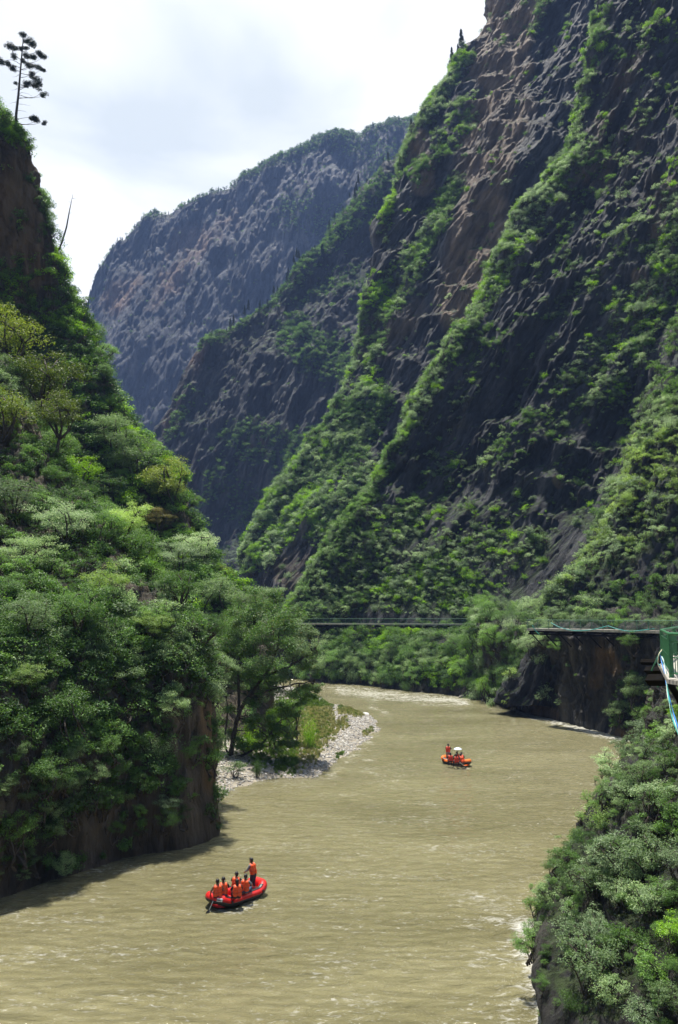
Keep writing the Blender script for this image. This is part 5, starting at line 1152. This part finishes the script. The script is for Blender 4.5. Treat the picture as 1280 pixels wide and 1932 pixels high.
# ------------------------------------------------------------------ rafts
def raft(c, ang, L, Wd, red, label, patch=True):
    """A, B: ends on the water; built along local x"""
    o = add_obj('inflatable_raft', None, label=label, cat='raft', group='rafts on the river'); o.location = (c[0], c[1], .02); o.rotation_euler[2] = ang
    M_tube = simple('raft_rubber', red, .32, noise=.06, nscale=3); M_rub = simple('black_rubber', (.015, .015, .017), .45)
    tr = .22; a_, b_ = L / 2 - tr, Wd / 2 - tr
    th = np.linspace(0, 2 * math.pi, 72, endpoint=False); e = 2 / 3.2
    X = a_ * np.sign(np.cos(th)) * np.abs(np.cos(th)) ** e; Y_ = b_ * np.sign(np.sin(th)) * np.abs(np.sin(th)) ** e
    Z = .27 + .20 * smooth(.62, 1.0, np.abs(X) / a_)
    P = np.stack([X, Y_, Z], 1); T = unit(np.roll(P, -1, 0) - np.roll(P, 1, 0)); side = unit(np.cross(T, (0, 0, 1.))); up = np.cross(side, T)
    def ringpt(i, al, rr): return P[i] + rr * (side[i] * math.cos(al) + up[i] * math.sin(al))
    K = 20; mb = MB(); V = [ringpt(i, 2 * math.pi * j / K, tr) for i in range(72) for j in range(K)]; Fs = [(i * K + j, i * K + (j + 1) % K, ((i + 1) % 72) * K + (j + 1) % K, ((i + 1) % 72) * K + j) for i in range(72) for j in range(K)]
    mb.add(V, Fs); mb.build('tube', M_tube, o, True)
    # black wear strip round the lower outside
    def strip(name, i0, i1, a0, a1, rr, mat, parent, label=None):
        m = MB(); n_ = 6; I = list(range(i0, i1 + 1)); V = []
        for i in I:
            for q in np.linspace(a0, a1, n_): V.append(ringpt(i % 72, q, rr))
            for q in np.linspace(a1, a0, n_): V.append(ringpt(i % 72, q, rr - .012))
        w_ = 2 * n_; Fs = [(x * w_ + j, x * w_ + (j + 1) % w_, (x + 1) * w_ + (j + 1) % w_, (x + 1) * w_ + j) for x in range(len(I) - 1) for j in range(w_)]
        Fs += [tuple(range(w_)), tuple((len(I) - 1) * w_ + j for j in range(w_))]; m.add(V, Fs); return m.build(name, mat, parent, True, label=label)
    strip('rub_strip', 0, 72, R(-95), R(-2), tr + .012, M_rub, o)
    for i0, i1 in ((8, 28), (44, 64)): strip('grip_stripe', i0, i1, R(62), R(112), tr + .008, M_rub, o)
    for i in (12, 24, 48, 60): strip('handle', i, i + 1, R(-5), R(28), tr + .03, M_rub, o)
    if patch:
        pm, t, b_p, oo = new_mat('white_name_patch'); g = N(t, 'ShaderNodeTexCoord'); v_ = N(t, 'ShaderNodeTexNoise', Scale=9., Detail=2.); t.links.new(g.outputs['Object'], v_.inputs['Vector'])
        strip('name_patch', 40, 43, R(-4), R(32), tr + .016, simple('white_patch', (.78, .78, .78), .5), o)
        strip('lettering', 40, 42, R(6), R(20), tr + .021, simple('patch_letters', (.10, .10, .14), .5, noise=.9, nscale=14), o)
    mb = MB(); mb.tube([(x_, y_, .10) for x_, y_ in zip(X * .97, Y_ * .97)], .03, 5, closed=True)
    mb.add([(x_ * .97, y_ * .97, .12) for x_, y_ in zip(X, Y_)], [tuple(range(72))]); mb.build('floor', M_tube, o, True)
    for x_ in (-L * .22, L * .04, L * .27):
        mb = MB(); mb.tube([(x_, -b_ * .98, .30), (x_, 0, .32), (x_, b_ * .98, .30)], .16, 14); mb.build('thwart', M_tube, o, True)
    return o, ang
def paddle(p, q, label, blade=.16, group='paddles'):
    p = np.array(p); q = np.array(q); o = add_obj('paddle', None, label=label, cat='paddle', group=group); o.location = p; d = q - p; u_ = unit(d)
    mb = MB(); mb.tube([(0, 0, 0), d * .5, d], .018, 6); mb.build('shaft', M_white, o, True)
    mb = MB(); s = unit(np.cross(u_, (0, 1, .3))); n_ = np.cross(s, u_); V = []
    for t_, w_ in ((0, .03), (.08, .075), (.2, blade * .62), (.36, blade * .6), (.44, blade * .35)):
        for e_, f_ in ((-1, -1), (1, -1), (1, 1), (-1, 1)): V.append(d + u_ * t_ + s * e_ * w_ + n_ * f_ * .012)
    mb.add(V, [(i * 4 + j, i * 4 + (j + 1) % 4, (i + 1) * 4 + (j + 1) % 4, (i + 1) * 4 + j) for i in range(4) for j in range(4)] + [(3, 2, 1, 0), (16, 17, 18, 19)]); mb.build('blade', M_black, o)
    mb = MB(); mb.tube([-s * .05, s * .05], .02, 6); mb.build('grip', M_black, o, True)
    return o
def zp(px, py, z): return Vector(gp(px, py, z))
# near raft
raft(gp(447, 1699), R(48), 3.4, 1.65, (.66, .022, .02), 'red inflatable raft carrying six people, nearer of the two')
person(zp(411, 1696, .52), R(20), 'person in orange vest paddling at the left end of the red raft', sleeve=M_skin, trousers=M_navy, arms=((.30, .08, .26), (.30, .22, .08)), armsR=((.28, .12, .25), (.10, .28, .12)))
person(zp(421.5, 1692, .52), R(10), 'person in orange vest half hidden behind the paddler of the red raft', trousers=M_jean)
person(zp(448, 1696, .5), R(18), 'person in orange vest with long dark hair in the middle of the red raft', trousers=M_black, hairlen=.24)
person(zp(445, 1681, .5), R(-10), 'person in orange vest on the far side in the middle of the red raft', trousers=M_jean, headyaw=.4)
person(zp(462, 1686, .52), R(-15), 'person in orange vest with grey sleeves and jeans right of the long haired person', sleeve=M_grey, trousers=M_jean)
person(zp(478, 1684, .2), R(60), 'person in orange vest standing at the right end of the red raft steering', stand=True, sleeve=M_grey, trousers=M_navy, arms=((.24, .20, .22), (.12, .42, .10)), lean=.05)
paddle(tuple(zp(406, 1692, .62)), tuple(zp(395, 1717, .12)), 'white shafted paddle dipping at the left end of the red raft')
# far raft
raft(gp(861, 1443), R(-52), 3.3, 1.6, (.86, .20, .035), 'orange inflatable raft farther upstream with a person holding an umbrella', patch=False)
person(zp(846, 1437, .2), R(-20), 'person standing at the left end of the orange raft', stand=True, vest=M_vest2, vox=.012, trousers=M_grey)
person(zp(851, 1438.5, .5), R(5), 'person in red vest seated nearest the left end of the orange raft', vest=M_vest2, vox=.012)
person(zp(862, 1441, .5), R(10), 'person in red vest seated on the near side of the orange raft', vest=M_vest2, vox=.012)
person(zp(863, 1436, .5), R(0), 'person seated behind under the pale umbrella on the orange raft', vest=M_vest, vox=.012, armsR=((.24, .14, .35), (.12, .22, .55)))
person(zp(871, 1438, .5), R(-10), 'person in red vest on the far side near the right end of the orange raft', vest=M_vest2, vox=.012, lean=.1)
person(zp(874, 1441, .5), R(30), 'person in orange vest leaning forward with a paddle on the orange raft', vest=M_vest, vox=.012, lean=.12)
paddle(tuple(zp(867, 1438, 1.0)), tuple(zp(878, 1446, .25)), 'pale paddle slanting over the near side of the orange raft')
paddle(tuple(zp(846, 1433, .9)), tuple(zp(837, 1431, .55)), 'dark bladed oar sticking out at the left end of the orange raft')
# umbrella
uc = Vector(gp(863, 1436, .5)) + Vector((.1, .2, .58)); o = add_obj('umbrella', None, label='open pale blue umbrella held up on the orange raft', cat='umbrella'); o.location = uc
mb = MB(); k = 8; V = [(0, 0, .62)]
for rr, zz in ((.15, .60), (.28, .54), (.38, .45)):
    V += [(rr * math.cos(2 * math.pi * j / 24) * (1 - .05 * (j % 3 == 1)), rr * math.sin(2 * math.pi * j / 24), zz) for j in range(24)]
mb.add(V, [(0, 1 + j, 1 + (j + 1) % 24) for j in range(24)] + [(1 + a * 24 + j, 1 + a * 24 + (j + 1) % 24, 1 + (a + 1) * 24 + (j + 1) % 24, 1 + (a + 1) * 24 + j) for a in range(2) for j in range(24)])
c_o = mb.build('canopy', simple('umbrella_cloth', (.62, .72, .86), .5), o); so_ = c_o.modifiers.new('s', 'SOLIDIFY'); so_.thickness = .006
mb = MB(); mb.tube([(0, 0, -.1), (0, 0, .62)], .01, 6); mb.build('shaft', M_black, o)
# person resting on the far walkway
fp = at(947, 1176, 172.6); person((fp[0], fp[1] - .2, DZ + .02), R(150), 'person in rust coloured top and pale sun hat sitting on the far walkway', vest=simple('rust_cloth', (.40, .13, .04), .8), sleeve=M_skin, trousers=M_navy, hat=M_straw, vox=.014, legs=((.2, .40, .30), (.14, .45, -.02)))
# ------------------------------------------------------------------ the air of the gorge
hz = MB(); hz.box((0, 700, 430), (3400, 1960, 868.4))
hm = bpy.data.materials.new('haze'); hm.use_nodes = True; t = hm.node_tree; t.nodes.clear()
o_ = N(t, 'ShaderNodeOutputMaterial'); v_ = N(t, 'ShaderNodeVolumePrincipled'); v_.inputs['Color'].default_value = (.34, .52, 1., 1); v_.inputs['Density'].default_value = .00016; v_.inputs['Anisotropy'].default_value = 0.
t.links.new(v_.outputs[0], o_.inputs['Volume'])
hz.build('haze', hm, kind='stuff', label='pale blue air haze filling the gorge')
